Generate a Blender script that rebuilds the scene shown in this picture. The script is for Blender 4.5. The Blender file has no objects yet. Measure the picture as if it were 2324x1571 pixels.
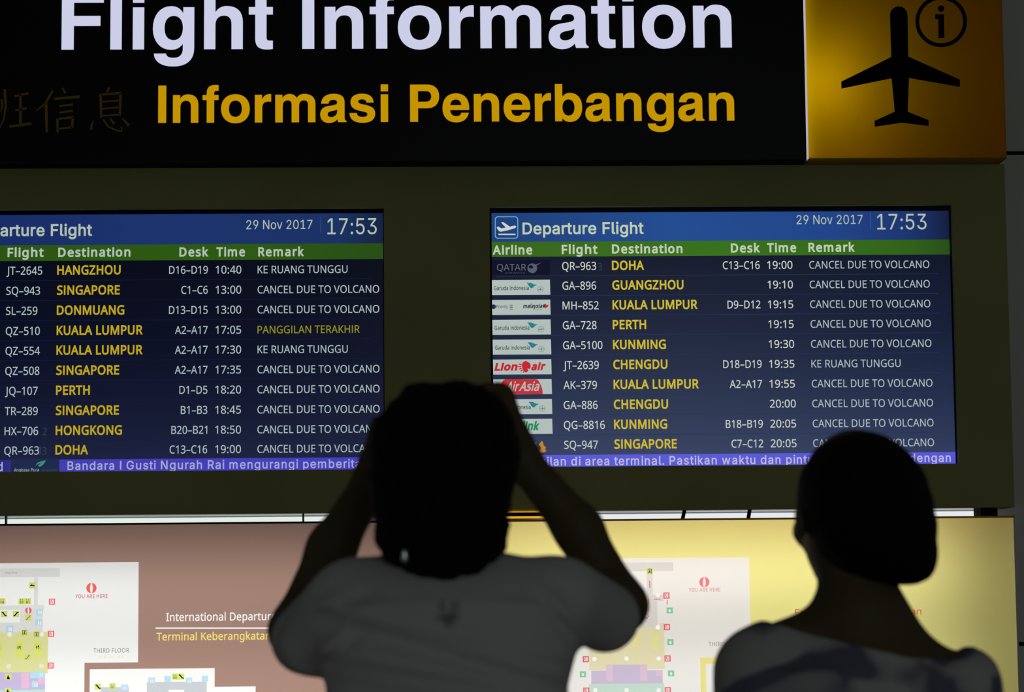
import bpy, math, random
import numpy as np
from mathutils import Matrix, Vector
random.seed(4)
C = bpy.context.scene.collection
SC = bpy.context.scene

# ------------------------------------------------------------------ camera, world, light, exposure
FPX = 5500.0                        # focal length in pixels of a 2324 x 1571 frame
PITCH, YAW, ROLL = math.radians(5.812), math.radians(1.495), math.radians(-0.524)
CAM = np.array([0.0, 0.0, 1.42])
_f = np.array([math.sin(YAW)*math.cos(PITCH), math.cos(YAW)*math.cos(PITCH), math.sin(PITCH)])
_r = np.array([math.cos(YAW), -math.sin(YAW), 0.0])
_u = np.cross(_r, _f)
RT = _r*math.cos(ROLL) + _u*math.sin(ROLL)
UP = -_r*math.sin(ROLL) + _u*math.cos(ROLL)
cd = bpy.data.cameras.new('camera'); cam = bpy.data.objects.new('camera', cd); C.objects.link(cam)
cam.matrix_world = Matrix(((RT[0], UP[0], -_f[0], CAM[0]), (RT[1], UP[1], -_f[1], CAM[1]), (RT[2], UP[2], -_f[2], CAM[2]), (0, 0, 0, 1)))
cd.sensor_width = 36.0; cd.lens = FPX/2324*36.0
cd.dof.use_dof = True; cd.dof.focus_distance = 5.76; cd.dof.aperture_fstop = 5.6
cd.clip_start = 0.05; cd.clip_end = 60
SC.camera = cam
SC.view_settings.view_transform = 'Standard'; SC.view_settings.look = 'None'
SC.view_settings.exposure = 0.0; SC.view_settings.gamma = 1.0; SC.view_settings.use_curve_mapping = False
w = bpy.data.worlds.new('hall'); SC.world = w; w.use_nodes = True
w.node_tree.nodes['Background'].inputs[0].default_value = (0.95, 1.0, 0.92, 1)
w.node_tree.nodes['Background'].inputs[1].default_value = 0.05

def lamp(name, kind, loc, energy, color, size=0.1, size_y=None, rot=(0, 0, 0)):
    l = bpy.data.lights.new(name, kind); l.energy = energy; l.color = color
    if kind == 'AREA':
        l.shape = 'RECTANGLE' if size_y else 'SQUARE'; l.size = size
        if size_y: l.size_y = size_y
    else: l.shadow_soft_size = size
    o = bpy.data.objects.new(name, l); C.objects.link(o); o.location = loc; o.rotation_euler = rot
    return o
# unseen area lamp added behind the camera so its blurred reflection hangs in the lower part of the right monitor
lamp('added_haze_lamp', 'AREA', (1.15, -1.6, 2.2), 7.5, (0.86, 0.95, 1.0), 1.5, 0.55, (math.radians(84), 0, 0))

def W(px, py, Y):
    """point of the vertical plane Y = const seen at pixel (px, py)"""
    d = _f*FPX + RT*(px-1162.0) + UP*(785.5-py)
    t = (Y-CAM[1])/d[1]
    return CAM + d*t
def wx(px, py, Y): return W(px, py, Y)[0]
def wz(px, py, Y): return W(px, py, Y)[2]
def ppm(Y): return FPX/Y                       # pixels per metre

# ------------------------------------------------------------------ materials
def lin(c):
    return tuple(((v/255)/12.92 if v/255 <= .04045 else ((v/255+.055)/1.055)**2.4) for v in c)
_mats = {}
def emis(rgb, k=1.0):
    key = ('e', rgb, k)
    if key in _mats: return _mats[key]
    m = bpy.data.materials.new('glow_%d_%d_%d' % rgb); m.use_nodes = True; nt = m.node_tree; nt.nodes.clear()
    e = nt.nodes.new('ShaderNodeEmission'); o = nt.nodes.new('ShaderNodeOutputMaterial')
    e.inputs[0].default_value = (*lin(rgb), 1); e.inputs[1].default_value = k
    nt.links.new(e.outputs[0], o.inputs[0]); m.cycles.emission_sampling = 'NONE'
    _mats[key] = m; return m
def pbr(name, col, rough=.6, spec=.5, metal=0.0, noise=0.0, scale=20.0, bump=0.0, stretch=(1, 1, 1)):
    m = bpy.data.materials.new(name); m.use_nodes = True; nt = m.node_tree; b = nt.nodes['Principled BSDF']
    b.inputs['Base Color'].default_value = (*col, 1); b.inputs['Roughness'].default_value = rough
    b.inputs['Specular IOR Level'].default_value = spec; b.inputs['Metallic'].default_value = metal
    if noise or bump:
        tc = nt.nodes.new('ShaderNodeTexCoord'); mp = nt.nodes.new('ShaderNodeMapping'); mp.inputs['Scale'].default_value = stretch
        n = nt.nodes.new('ShaderNodeTexNoise'); n.inputs['Scale'].default_value = scale; n.inputs['Detail'].default_value = 4
        nt.links.new(tc.outputs['Object'], mp.inputs[0]); nt.links.new(mp.outputs[0], n.inputs['Vector'])
        if noise:
            r = nt.nodes.new('ShaderNodeValToRGB')
            r.color_ramp.elements[0].color = (*[c*(1-noise) for c in col], 1); r.color_ramp.elements[1].color = (*[min(1, c*(1+noise)) for c in col], 1)
            r.color_ramp.elements[0].position = .3; r.color_ramp.elements[1].position = .7
            nt.links.new(n.outputs[0], r.inputs[0]); nt.links.new(r.outputs[0], b.inputs['Base Color'])
        if bump:
            bp = nt.nodes.new('ShaderNodeBump'); bp.inputs['Strength'].default_value = bump; bp.inputs['Distance'].default_value = .004
            nt.links.new(n.outputs[0], bp.inputs['Height']); nt.links.new(bp.outputs[0], b.inputs['Normal'])
    return m
def translucent(name, rgb, sheen=.12):
    """back-lit acrylic sheet: passes on the light of the lamps standing behind it"""
    m = bpy.data.materials.new(name); m.use_nodes = True; nt = m.node_tree; nt.nodes.clear()
    t = nt.nodes.new('ShaderNodeBsdfTranslucent'); t.inputs[0].default_value = (*lin(rgb), 1)
    g = nt.nodes.new('ShaderNodeBsdfDiffuse'); g.inputs[0].default_value = (*[v*.5 for v in lin(rgb)], 1)
    x = nt.nodes.new('ShaderNodeMixShader'); x.inputs[0].default_value = sheen
    o = nt.nodes.new('ShaderNodeOutputMaterial')
    nt.links.new(t.outputs[0], x.inputs[1]); nt.links.new(g.outputs[0], x.inputs[2]); nt.links.new(x.outputs[0], o.inputs[0])
    return m
def panel_acrylic(name):
    m = translucent(name, (255, 255, 255)); nt = m.node_tree
    a = nt.nodes.new('ShaderNodeVertexColor'); a.layer_name = 'print'
    for n in nt.nodes:
        if n.type == 'BSDF_TRANSLUCENT': nt.links.new(a.outputs[0], n.inputs[0])
        if n.type == 'BSDF_DIFFUSE': nt.links.new(a.outputs[0], n.inputs[0])
    return m

OLIVE = pbr('olive_grey_laminate', (.40, .41, .16), .75, .2, noise=.08, scale=3)
UNDER = pbr('white_painted_metal', (.75, .77, .75), .35, .5)
BLACKG = pbr('black_acrylic', (.004, .004, .004), .35, .25)
BLACKM = pbr('black_paint', (.006, .006, .006), .8, .1)
BLACKV = pbr('black_vinyl', (.002, .002, .002), .9, .0)
BEZEL = pbr('black_plastic_bezel', (.006, .006, .007), .5, .2)
WALLM = pbr('grey_wall_panel', (.80, .84, .80), .7, .2, noise=.05, scale=2)
FLOORM = pbr('grey_floor_tile', (.30, .30, .29), .3, .5, noise=.12, scale=4)
CEILM = pbr('ceiling_board', (.5, .5, .5), .9, .1, noise=.05, scale=4)
INNER = pbr('white_lightbox_interior', (.85, .85, .85), .8, .2)
ORANGE = pbr('orange_acrylic_edge', (.75, .33, .02), .5, .3)
GREENP = pbr('green_clip', (.01, .25, .10), .5, .3)
STEEL = pbr('brushed_steel', (.5, .5, .5), .35, .5, 1.0)

# ------------------------------------------------------------------ object helpers
ORG = {}
def empty(name, loc, label, cat, group=None):
    o = bpy.data.objects.new(name, None); C.objects.link(o); o.location = loc; o.empty_display_size = .1
    o['label'] = label; o['category'] = cat
    if group: o['group'] = group
    ORG[o.name] = Vector(loc); return o
def org(p):
    while p.parent is not None: p = p.parent
    return p.location.copy()
def obj(name, verts, faces, mat, parent=None, smooth=False, mats=None, midx=None):
    me = bpy.data.meshes.new(name)
    o0 = org(parent) if parent is not None else Vector((0, 0, 0))
    V = np.asarray(verts, dtype=float).reshape(-1, 3) - np.array(o0)
    me.from_pydata(V.tolist(), [], faces); 
    for m in (mats or [mat]): me.materials.append(m)
    if midx is not None: me.polygons.foreach_set('material_index', midx)
    if smooth: me.polygons.foreach_set('use_smooth', [True]*len(me.polygons))
    me.update()
    o = bpy.data.objects.new(name, me); C.objects.link(o)
    if parent is not None: o.parent = parent
    return o
def part_label(o, s): o['label'] = s; return o
def struct(o): o['kind'] = 'structure'; return o
BF = [(0, 3, 2, 1), (4, 5, 6, 7), (0, 1, 5, 4), (1, 2, 6, 5), (2, 3, 7, 6), (3, 0, 4, 7)]
def boxv(x0, x1, y0, y1, z0, z1):
    return [(x0, y0, z0), (x1, y0, z0), (x1, y1, z0), (x0, y1, z0), (x0, y0, z1), (x1, y0, z1), (x1, y1, z1), (x0, y1, z1)]
class MB:
    def __init__(s): s.v = []; s.f = []; s.m = []
    def box(s, x0, x1, y0, y1, z0, z1, m=0):
        n = len(s.v); s.v += boxv(min(x0, x1), max(x0, x1), min(y0, y1), max(y0, y1), min(z0, z1), max(z0, z1)); s.f += [tuple(n+i for i in f) for f in BF]; s.m += [m]*6; return s
    def poly(s, pts, m=0):
        n = len(s.v); s.v += [tuple(p) for p in pts]; s.f.append(tuple(range(n, n+len(pts)))); s.m.append(m); return s
    def tube(s, pts, r, n=8, m=0):
        pts = [Vector(p) for p in pts]; rings = []
        for i, p in enumerate(pts):
            d = (pts[min(i+1, len(pts)-1)]-pts[max(i-1, 0)]).normalized()
            a = d.cross(Vector((0, 0, 1)));  a = a if a.length > .1 else d.cross(Vector((0, 1, 0))); a.normalize(); b = d.cross(a)
            k = len(s.v); rr = r[i] if isinstance(r, (list, tuple)) else r
            s.v += [tuple(p+a*math.cos(t*2*math.pi/n)*rr+b*math.sin(t*2*math.pi/n)*rr) for t in range(n)]; rings.append(k)
        for a, b in zip(rings, rings[1:]):
            for t in range(n): s.f.append((a+t, a+(t+1) % n, b+(t+1) % n, b+t)); s.m.append(m)
        s.f.append(tuple(range(rings[0], rings[0]+n))[::-1]); s.f.append(tuple(range(rings[-1], rings[-1]+n))); s.m += [m, m]; return s
    def build(s, name, mat, parent=None, smooth=False, mats=None):
        return obj(name, s.v, s.f, mat, parent, smooth, mats, s.m if mats else None)

# flat artwork from outlines (even-odd filled), standing in the plane Y
def flat_mesh(contours, depth=0.0, bold=0.0):
    cu = bpy.data.curves.new('outline', 'CURVE'); cu.dimensions = '2D'; cu.fill_mode = 'FRONT' if depth == 0 else 'BOTH'; cu.extrude = depth/2; cu.offset = bold
    for c in contours:
        s = cu.splines.new('POLY'); s.points.add(len(c)-1); s.use_cyclic_u = True
        s.points.foreach_set('co', [v for p in c for v in (p[0], p[1], 0, 1)])
    o = bpy.data.objects.new('t', cu)
    me = bpy.data.meshes.new_from_object(o, depsgraph=None)
    n = len(me.vertices); a = np.empty(n*3); me.vertices.foreach_get('co', a); f = [tuple(p.vertices) for p in me.polygons]
    bpy.data.objects.remove(o); bpy.data.curves.remove(cu); bpy.data.meshes.remove(me)
    return a.reshape(-1, 3), f
def art(name, contours_px, Y, mat, parent, depth=0.0):
    """contours in photo pixels -> flat piece on the plane Y"""
    cs = []
    for c in contours_px:
        cs.append([(wx(x, y, Y), wz(x, y, Y)) for x, y in c])
    v, f = flat_mesh(cs, depth)
    V = np.stack([v[:, 0], np.full(len(v), Y)-v[:, 2], v[:, 1]], 1)
    return obj(name, V, f, mat, parent)
def circ(cx, cy, rx, ry=None, n=32, a0=0, a1=360):
    ry = ry or rx
    full = abs(a1-a0) >= 360
    return [(cx+rx*math.cos(math.radians(a0+(a1-a0)*i/(n if full else n-1))), cy+ry*math.sin(math.radians(a0+(a1-a0)*i/(n if full else n-1)))) for i in range(n)]
def rrect(x0, y0, x1, y1, r, n=5):
    p = []
    for cx, cy, a in ((x1-r, y1-r, 0), (x0+r, y1-r, 90), (x0+r, y0+r, 180), (x1-r, y0+r, 270)):
        p += [(cx+r*math.cos(math.radians(a+90*i/n)), cy+r*math.sin(math.radians(a+90*i/n))) for i in range(n+1)]
    return p
def rect(x0, y0, x1, y1): return [(x0, y0), (x1, y0), (x1, y1), (x0, y1)]
def line(x0, y0, x1, y1, w):
    d = math.hypot(x1-x0, y1-y0); nx, ny = -(y1-y0)/d*w/2, (x1-x0)/d*w/2
    return [(x0+nx, y0+ny), (x1+nx, y1+ny), (x1-nx, y1-ny), (x0-nx, y0-ny)]

# type: two sans faces kept as outline tables (advance | contour | contour ..., l = line, c = cubic)
FONT_N = {" ": "209|",
 ".": "215|58,43 c58,63,63,77,72,85 c82,93,93,97,107,97 c121,97,132,93,142,85 c152,77,157,63,157,43 c157,24,152,10,142,2 c132,-7,121,-11,107,-11 c93,-11,82,-7,72,2 c63,10,58,24,58,43",
 "0": "459|419,287 c419,241,416,199,409,163 c402,126,391,96,376,70 c360,45,341,25,316,12 c292,-1,263,-8,229,-8 c186,-8,150,4,122,27 c94,51,73,85,60,129 c46,173,39,226,39,287 c39,349,46,402,58,446 c71,490,91,523,119,547 c146,570,183,581,229,581 c271,581,307,570,335,547 c364,523,385,490,399,446 c412,402,419,349,419,287|110,287 c110,235,114,191,121,156 c129,122,142,96,159,78 c177,61,200,52,229,52 c257,52,281,61,298,78 c315,95,328,121,336,156 c344,191,348,235,348,287 c348,339,344,383,336,417 c328,452,315,478,298,495 c281,513,257,521,229,521 c200,521,177,513,159,495 c142,478,129,452,121,417 c114,383,110,339,110,287",
 "1": "459|285,0 l216,0 l216,400 l216,439 l217,470 l219,499 l196,477 l169,455 l108,405 l71,452 l226,573 l285,573",
 "2": "459|417,0 l38,0 l38,59 l188,210 l261,287 c281,310,296,332,306,353 c316,375,322,399,322,424 c322,456,312,480,294,496 c275,512,250,520,221,520 c193,520,168,516,147,506 c126,496,105,483,83,466 l45,513 c60,526,76,538,94,548 c112,558,132,566,153,572 c174,578,196,581,221,581 c256,581,287,574,313,562 c338,550,358,532,372,510 c387,487,394,460,394,428 c394,398,388,370,375,344 c363,318,346,292,324,267 c302,241,276,214,247,185 l128,67 l128,64 l417,64",
 "3": "459|395,439 c395,413,391,391,381,372 c371,353,358,338,340,326 c322,315,301,306,277,302 l277,298 c323,293,357,279,379,255 c402,231,413,201,413,163 c413,130,405,100,390,74 c374,48,350,28,318,14 c286,-1,244,-8,193,-8 c163,-8,136,-6,110,-1 c84,3,60,11,36,23 l36,89 c60,77,86,68,114,61 c142,55,168,51,194,51 c245,51,282,61,305,81 c328,101,339,129,339,164 c339,188,333,208,320,223 c308,237,289,248,265,255 c241,262,213,265,179,265 l123,265 l123,326 l180,326 c211,326,238,330,259,339 c280,348,296,361,307,377 c318,394,323,412,323,434 c323,462,314,483,295,498 c276,514,251,521,219,521 c199,521,180,519,164,515 c147,511,132,506,117,498 l75,473 l39,521 c60,537,85,551,115,563 c145,575,180,581,218,581 c278,581,323,567,352,540 c381,514,395,480,395,439",
 "4": "459|443,130 l359,130 l359,0 l291,0 l291,130 l17,130 l17,190 l286,576 l359,576 l359,193 l443,193|291,374 l291,412 l293,444 l294,474 l295,500 l292,500 l276,468 l257,438 l86,193 l291,193",
 "5": "459|221,351 c260,351,294,345,322,331 c351,318,374,299,389,274 c405,249,413,219,413,183 c413,143,404,109,387,81 c370,52,346,30,314,15 c282,0,244,-8,199,-8 c169,-8,142,-5,116,0 c90,5,68,13,51,23 l51,90 c70,78,93,69,121,62 c148,55,175,52,200,52 c228,52,253,57,274,65 c295,74,311,88,323,106 c335,125,341,148,341,176 c341,213,329,242,306,262 c283,282,247,292,197,292 l146,288 l99,280 l64,302 l86,573 l373,573 l373,508 l146,508 l132,342 l169,348",
 "6": "459|44,245 c44,278,46,310,51,342 c55,374,63,405,75,433 c86,462,101,487,121,510 c141,532,166,549,196,562 c226,574,263,581,306,581 l344,579 l377,573 l377,513 l344,520 l308,523 c271,523,240,517,216,504 c191,492,172,475,158,454 c143,433,133,408,127,380 c120,352,116,323,115,291 l119,291 c128,304,138,315,150,326 c162,336,177,344,194,350 c212,356,232,358,255,358 c288,358,317,352,342,338 c367,324,386,305,400,279 c414,253,421,221,421,184 c421,145,414,111,399,82 c384,53,363,31,336,15 c309,0,276,-8,239,-8 c212,-8,186,-3,163,7 c139,17,119,33,101,54 c83,75,69,101,59,133 c49,165,44,202,44,245|238,51 c272,51,299,62,320,84 c341,105,351,139,351,184 c351,221,342,250,324,271 c305,292,277,303,241,303 c215,303,194,298,175,287 c156,277,142,264,131,248 c121,232,115,215,115,198 c115,180,118,163,123,146 c128,129,136,113,146,99 c157,84,170,73,185,64 c200,56,218,51,238,51",
 "7": "459|109,0 l344,508 l35,508 l35,573 l419,573 l419,518 l187,0",
 "8": "459|229,581 c262,581,292,575,318,565 c343,555,363,539,378,519 c393,499,400,473,400,443 c400,420,395,400,385,383 c375,366,362,351,346,338 c329,325,311,313,291,303 c315,292,336,279,355,265 c374,251,390,234,401,216 c413,197,419,175,419,148 c419,116,411,89,395,65 c380,42,358,24,330,11 c302,-2,269,-8,231,-8 c190,-8,155,-2,126,10 c98,23,76,40,61,63 c47,86,39,113,39,146 c39,172,45,195,56,214 c67,233,81,250,99,264 c118,278,137,289,158,299 c139,310,122,322,107,336 c92,349,80,365,71,383 c62,400,58,421,58,444 c58,474,65,498,80,518 c95,538,115,554,141,565 c167,575,196,581,229,581|108,145 c108,117,118,94,138,76 c158,57,188,48,229,48 c268,48,298,57,319,76 c339,94,350,118,350,148 c350,166,345,183,335,197 c325,211,311,224,293,235 c275,246,254,256,229,265 l217,270 c193,260,173,249,157,237 c141,226,129,212,121,197 c112,182,108,165,108,145|228,524 c198,524,174,517,155,502 c136,488,127,468,127,441 c127,421,131,405,141,391 c150,378,163,367,179,357 l232,330 c250,338,267,347,282,357 c297,366,308,378,317,392 c326,405,330,422,330,441 c330,468,321,488,302,502 c284,517,259,524,228,524",
 "9": "459|417,328 c417,295,415,263,410,231 c406,198,398,168,387,139 c375,111,360,85,340,63 c320,41,295,23,265,11 c234,-2,197,-8,154,-8 l117,-6 l82,0 l82,60 l115,53 l152,50 c190,50,221,56,245,68 c269,80,289,97,303,118 c318,139,328,164,334,192 c341,220,345,250,346,281 l341,281 c333,268,323,257,310,247 c298,237,283,229,266,223 c248,217,228,214,204,214 c172,214,143,221,118,235 c93,248,74,268,61,294 c47,319,40,350,40,387 c40,427,48,462,63,491 c78,520,99,542,127,557 c154,573,186,581,223,581 c250,581,276,575,299,565 c323,555,343,539,361,518 c379,497,392,471,402,439 c412,408,417,371,417,328|223,521 c190,521,163,510,142,488 c120,466,110,433,110,388 c110,351,119,322,137,301 c155,280,182,269,220,269 c245,269,268,275,286,285 c305,296,320,309,330,325 c340,341,346,357,346,374 c346,392,343,409,338,426 c333,444,325,460,315,474 c305,488,292,500,277,508 c261,517,243,521,223,521",
 ":": "215|58,43 c58,63,63,77,72,85 c82,93,93,97,107,97 c121,97,132,93,142,85 c152,77,157,63,157,43 c157,24,152,10,142,2 c132,-7,121,-11,107,-11 c93,-11,82,-7,72,2 c63,10,58,24,58,43|58,387 c58,407,63,421,72,429 c82,437,93,441,107,441 c121,441,132,437,142,429 c152,421,157,407,157,387 c157,367,152,353,142,345 c132,336,121,332,107,332 c93,332,82,336,72,345 c63,353,58,367,58,387",
 "A": "512|437,0 l368,177 l141,177 l73,0 l0,0 l224,575 l289,575 l512,0|282,415 l274,438 l263,473 l255,500 l247,468 l238,438 l230,415 l165,241 l346,241",
 "B": "521|241,573 c313,573,367,562,404,541 c440,520,459,483,459,431 c459,408,455,388,446,371 c438,354,426,339,409,328 c393,316,373,308,350,304 l350,300 c374,296,395,289,415,279 c435,269,450,254,461,236 c472,217,478,193,478,163 c478,128,470,99,454,74 c438,50,415,31,385,19 c356,6,320,0,279,0 l78,0 l78,573|256,329 c305,329,339,337,357,352 c375,368,384,392,384,423 c384,454,373,477,351,490 c329,504,293,511,245,511 l150,511 l150,329|150,269 l150,61 l265,61 c316,61,352,71,371,91 c391,110,401,136,401,168 c401,189,397,206,388,221 c379,236,364,248,344,256 c323,265,295,269,260,269",
 "C": "507|323,517 c293,517,265,512,241,502 c216,491,195,476,178,456 c161,436,148,412,139,383 c130,354,125,322,125,286 c125,239,132,198,147,164 c162,129,184,102,213,83 c242,65,279,55,322,55 c348,55,371,57,394,62 l460,78 l460,15 c438,7,416,1,393,-2 c371,-6,343,-8,312,-8 c254,-8,205,4,166,28 c127,52,98,86,78,131 c59,175,49,227,49,287 c49,330,55,370,67,406 c79,442,97,473,120,499 c143,525,172,545,206,559 c240,574,280,581,324,581 c353,581,382,578,409,572 c436,566,461,558,482,547 l453,486 l394,508 c372,514,349,517,323,517",
 "D": "585|536,292 c536,228,525,174,501,131 c477,87,443,55,399,33 c354,11,300,0,237,0 l78,0 l78,573 l254,573 c312,573,362,562,404,540 c446,519,479,488,502,446 c525,405,536,353,536,292|460,289 c460,340,452,382,435,415 c418,447,394,471,361,487 c329,503,290,511,244,511 l150,511 l150,62 l228,62 c305,62,363,81,402,119 c441,157,460,214,460,289",
 "E": "446|398,0 l78,0 l78,573 l398,573 l398,509 l150,509 l150,330 l383,330 l383,268 l150,268 l150,63 l398,63",
 "F": "416|150,0 l78,0 l78,573 l398,573 l398,509 l150,509 l150,306 l383,306 l383,243 l150,243",
 "G": "584|326,302 l524,302 l524,22 c493,11,462,4,431,-1 c399,-6,363,-8,323,-8 c264,-8,214,4,173,28 c133,51,102,85,81,130 c59,174,49,226,49,286 c49,346,61,398,84,442 c108,486,142,520,186,544 c230,568,283,581,346,581 c378,581,408,578,437,572 c465,566,492,558,516,547 l489,484 c469,493,446,501,421,508 c395,514,369,517,342,517 c296,517,257,508,225,489 c192,470,167,444,150,409 c133,375,124,334,124,286 c124,241,132,201,146,166 c161,131,184,103,216,84 c247,64,289,55,340,55 c365,55,387,56,404,59 l452,68 l452,238 l326,238",
 "H": "594|516,0 l443,0 l443,267 l150,267 l150,0 l78,0 l78,573 l150,573 l150,330 l443,330 l443,573 l516,573",
 "I": "272|239,0 l32,0 l32,42 l99,57 l99,515 l32,531 l32,573 l239,573 l239,531 l172,515 l172,57 l239,42",
 "J": "219|-3,-152 l-37,-150 l-63,-142 l-63,-81 l-35,-87 l-5,-89 c9,-89,21,-86,33,-81 c45,-76,55,-66,63,-53 c70,-40,74,-21,74,3 l74,573 l146,573 l146,9 c146,-28,140,-58,128,-82 c115,-106,98,-124,75,-135 c53,-147,27,-152,-3,-152",
 "K": "496|496,0 l411,0 l209,273 l150,222 l150,0 l78,0 l78,573 l150,573 l150,290 l199,345 l249,399 l403,573 l488,573 l261,323",
 "L": "420|78,0 l78,573 l150,573 l150,64 l400,64 l400,0",
 "M": "727|330,0 l142,502 l139,502 l142,461 l144,407 l144,347 l144,0 l78,0 l78,573 l184,573 l361,103 l364,103 l544,573 l650,573 l650,0 l578,0 l578,352 l579,408 l581,460 l584,501 l581,501 l390,0",
 "N": "609|532,0 l447,0 l141,476 l138,476 l141,432 l143,378 l144,320 l144,0 l78,0 l78,573 l161,573 l467,99 l470,99 l468,137 l466,193 l464,249 l464,573 l532,573",
 "O": "626|577,287 c577,243,572,202,561,166 c549,130,533,99,510,73 c488,47,461,27,428,13 c395,-1,357,-8,314,-8 c269,-8,230,-1,196,13 c163,27,136,47,114,73 c92,99,76,130,65,167 c54,203,49,244,49,288 c49,347,59,398,78,442 c97,486,126,520,166,545 c205,569,254,581,314,581 c372,581,420,569,459,545 c498,521,527,486,547,442 c567,398,577,346,577,287|125,287 c125,239,132,198,145,163 c159,128,179,101,207,83 c235,64,271,55,314,55 c357,55,392,64,420,83 c447,101,468,128,481,163 c495,198,501,239,501,287 c501,359,486,416,456,457 c426,498,379,518,314,518 c271,518,235,509,207,490 c179,472,159,445,145,411 c132,377,125,335,125,287",
 "P": "485|229,573 c304,573,359,558,393,528 c427,499,444,458,444,404 c444,381,440,358,433,336 c425,315,412,295,395,278 c377,261,353,248,324,238 c295,228,258,223,216,223 l150,223 l150,0 l78,0 l78,573|223,511 l150,511 l150,285 l208,285 c244,285,274,289,298,296 c322,304,340,316,352,334 c364,351,370,373,370,401 c370,438,358,465,334,484 c311,502,274,511,223,511",
 "Q": "626|577,287 c577,241,571,198,559,160 c546,122,527,90,503,64 c478,38,447,19,411,6 l548,-136 l444,-136 l334,-7 l324,-8 l314,-8 c269,-8,230,-1,196,13 c163,27,136,47,114,73 c92,99,76,130,65,167 c54,203,49,244,49,288 c49,347,59,398,78,442 c97,486,126,520,166,545 c205,569,254,581,314,581 c372,581,420,569,459,545 c498,521,527,486,547,442 c567,398,577,346,577,287|125,287 c125,239,132,198,145,163 c159,128,179,101,207,83 c235,64,271,55,314,55 c357,55,392,64,420,83 c447,101,468,128,481,163 c495,198,501,239,501,287 c501,359,486,416,456,457 c426,498,379,518,314,518 c271,518,235,509,207,490 c179,472,159,445,145,411 c132,377,125,335,125,287",
 "R": "499|236,573 c283,573,323,567,353,555 c384,543,407,524,422,500 c437,476,444,446,444,410 c444,379,439,354,427,334 c416,313,402,297,385,285 c367,273,349,264,330,257 l487,0 l403,0 l264,237 l150,237 l150,0 l78,0 l78,573|232,510 l150,510 l150,298 l236,298 c282,298,316,307,338,325 c359,344,370,371,370,407 c370,432,365,452,355,467 c345,482,330,493,310,500 c289,507,263,510,232,510",
 "S": "440|403,153 c403,119,394,90,378,66 c361,42,337,24,307,11 c276,-2,240,-8,198,-8 l137,-5 l83,4 l41,19 l41,88 c60,80,84,72,113,65 c141,58,171,55,201,55 c230,55,253,58,273,66 c292,73,306,84,316,98 c326,112,330,128,330,147 c330,165,326,181,318,194 c310,207,297,219,277,230 c258,241,230,252,196,265 c171,274,150,283,131,294 c113,304,97,316,85,330 c73,343,63,358,57,375 c51,392,48,412,48,435 c48,465,56,491,71,513 c87,534,108,551,136,563 c163,575,195,581,231,581 c262,581,291,578,318,572 c344,566,368,558,389,549 l366,487 c347,495,325,503,302,508 c279,514,254,517,229,517 c205,517,185,514,169,507 c153,500,141,490,133,478 c125,465,121,450,121,434 c121,415,125,399,133,386 c141,373,154,361,172,351 c191,341,215,330,246,318 c280,306,308,293,332,279 c355,265,372,248,385,228 c397,208,403,183,403,153",
 "T": "446|259,0 l187,0 l187,509 l8,509 l8,573 l437,573 l437,509 l259,509",
 "U": "586|513,202 c513,163,505,127,489,95 c473,63,449,38,416,20 c383,1,341,-8,290,-8 c219,-8,165,11,128,50 c91,89,72,140,72,204 l72,573 l144,573 l144,201 c144,155,157,119,182,93 c206,67,244,55,294,55 c329,55,357,61,379,73 c401,86,416,103,427,126 c437,148,442,173,442,202 l442,573 l513,573",
 "V": "481|481,573 l277,0 l204,0 l0,573 l75,573 l204,205 l220,160 l231,119 l241,80 l250,119 l262,161 l277,207 l405,573",
 "W": "746|735,573 l583,0 l510,0 l399,375 l389,410 l380,443 l373,471 l370,488 l367,471 l361,443 l352,409 l342,373 l234,0 l161,0 l10,573 l85,573 l174,223 l183,186 l190,151 l196,118 l201,87 l206,119 l213,154 l222,191 l232,227 l333,573 l407,573 l512,225 l523,187 l532,151 l538,117 l544,87 l550,129 l560,175 l572,224 l660,573",
 "X": "470|467,0 l385,0 l233,249 l79,0 l3,0 l193,298 l15,573 l95,573 l236,348 l377,573 l453,573 l276,300",
 "Y": "454|227,291 l376,573 l454,573 l263,222 l263,0 l191,0 l191,219 l0,573 l79,573",
 "Z": "459|427,0 l30,0 l30,55 l332,508 l40,508 l40,573 l419,573 l419,518 l118,64 l427,64",
 "a": "450|231,437 c283,437,322,426,347,403 c372,380,385,343,385,293 l385,0 l334,0 l320,61 l317,61 c304,45,292,32,279,22 c266,12,251,4,234,-1 c217,-6,196,-8,172,-8 c147,-8,124,-3,103,6 c82,15,66,29,55,48 c43,67,37,91,37,119 c37,162,54,195,87,219 c121,242,173,254,243,257 l316,259 l316,285 c316,321,308,345,293,359 c277,373,255,380,227,380 c204,380,183,377,163,370 l106,347 l84,400 c103,410,125,419,151,426 c176,433,203,437,231,437|252,208 c198,206,161,197,141,182 c120,167,110,146,110,119 c110,95,117,77,132,66 c147,55,165,49,188,49 c225,49,255,59,279,79 c303,99,315,130,315,172 l315,210",
 "b": "493|139,461 l138,410 l135,373 l139,373 c151,391,168,406,189,419 c211,431,238,437,272,437 c325,437,368,418,401,381 c433,344,449,289,449,215 c449,166,442,125,427,91 c412,58,392,33,365,17 c338,0,307,-8,272,-8 c238,-8,211,-2,189,10 c168,23,151,37,139,55 l133,55 l119,0 l68,0 l68,609 l139,609|260,379 c229,379,205,373,188,361 c170,350,157,332,150,308 c142,285,139,254,139,217 l139,214 c139,161,147,121,165,93 c182,65,214,51,261,51 c300,51,329,65,348,93 c367,121,376,162,376,216 c376,270,367,310,348,338 c329,365,299,379,260,379",
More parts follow.
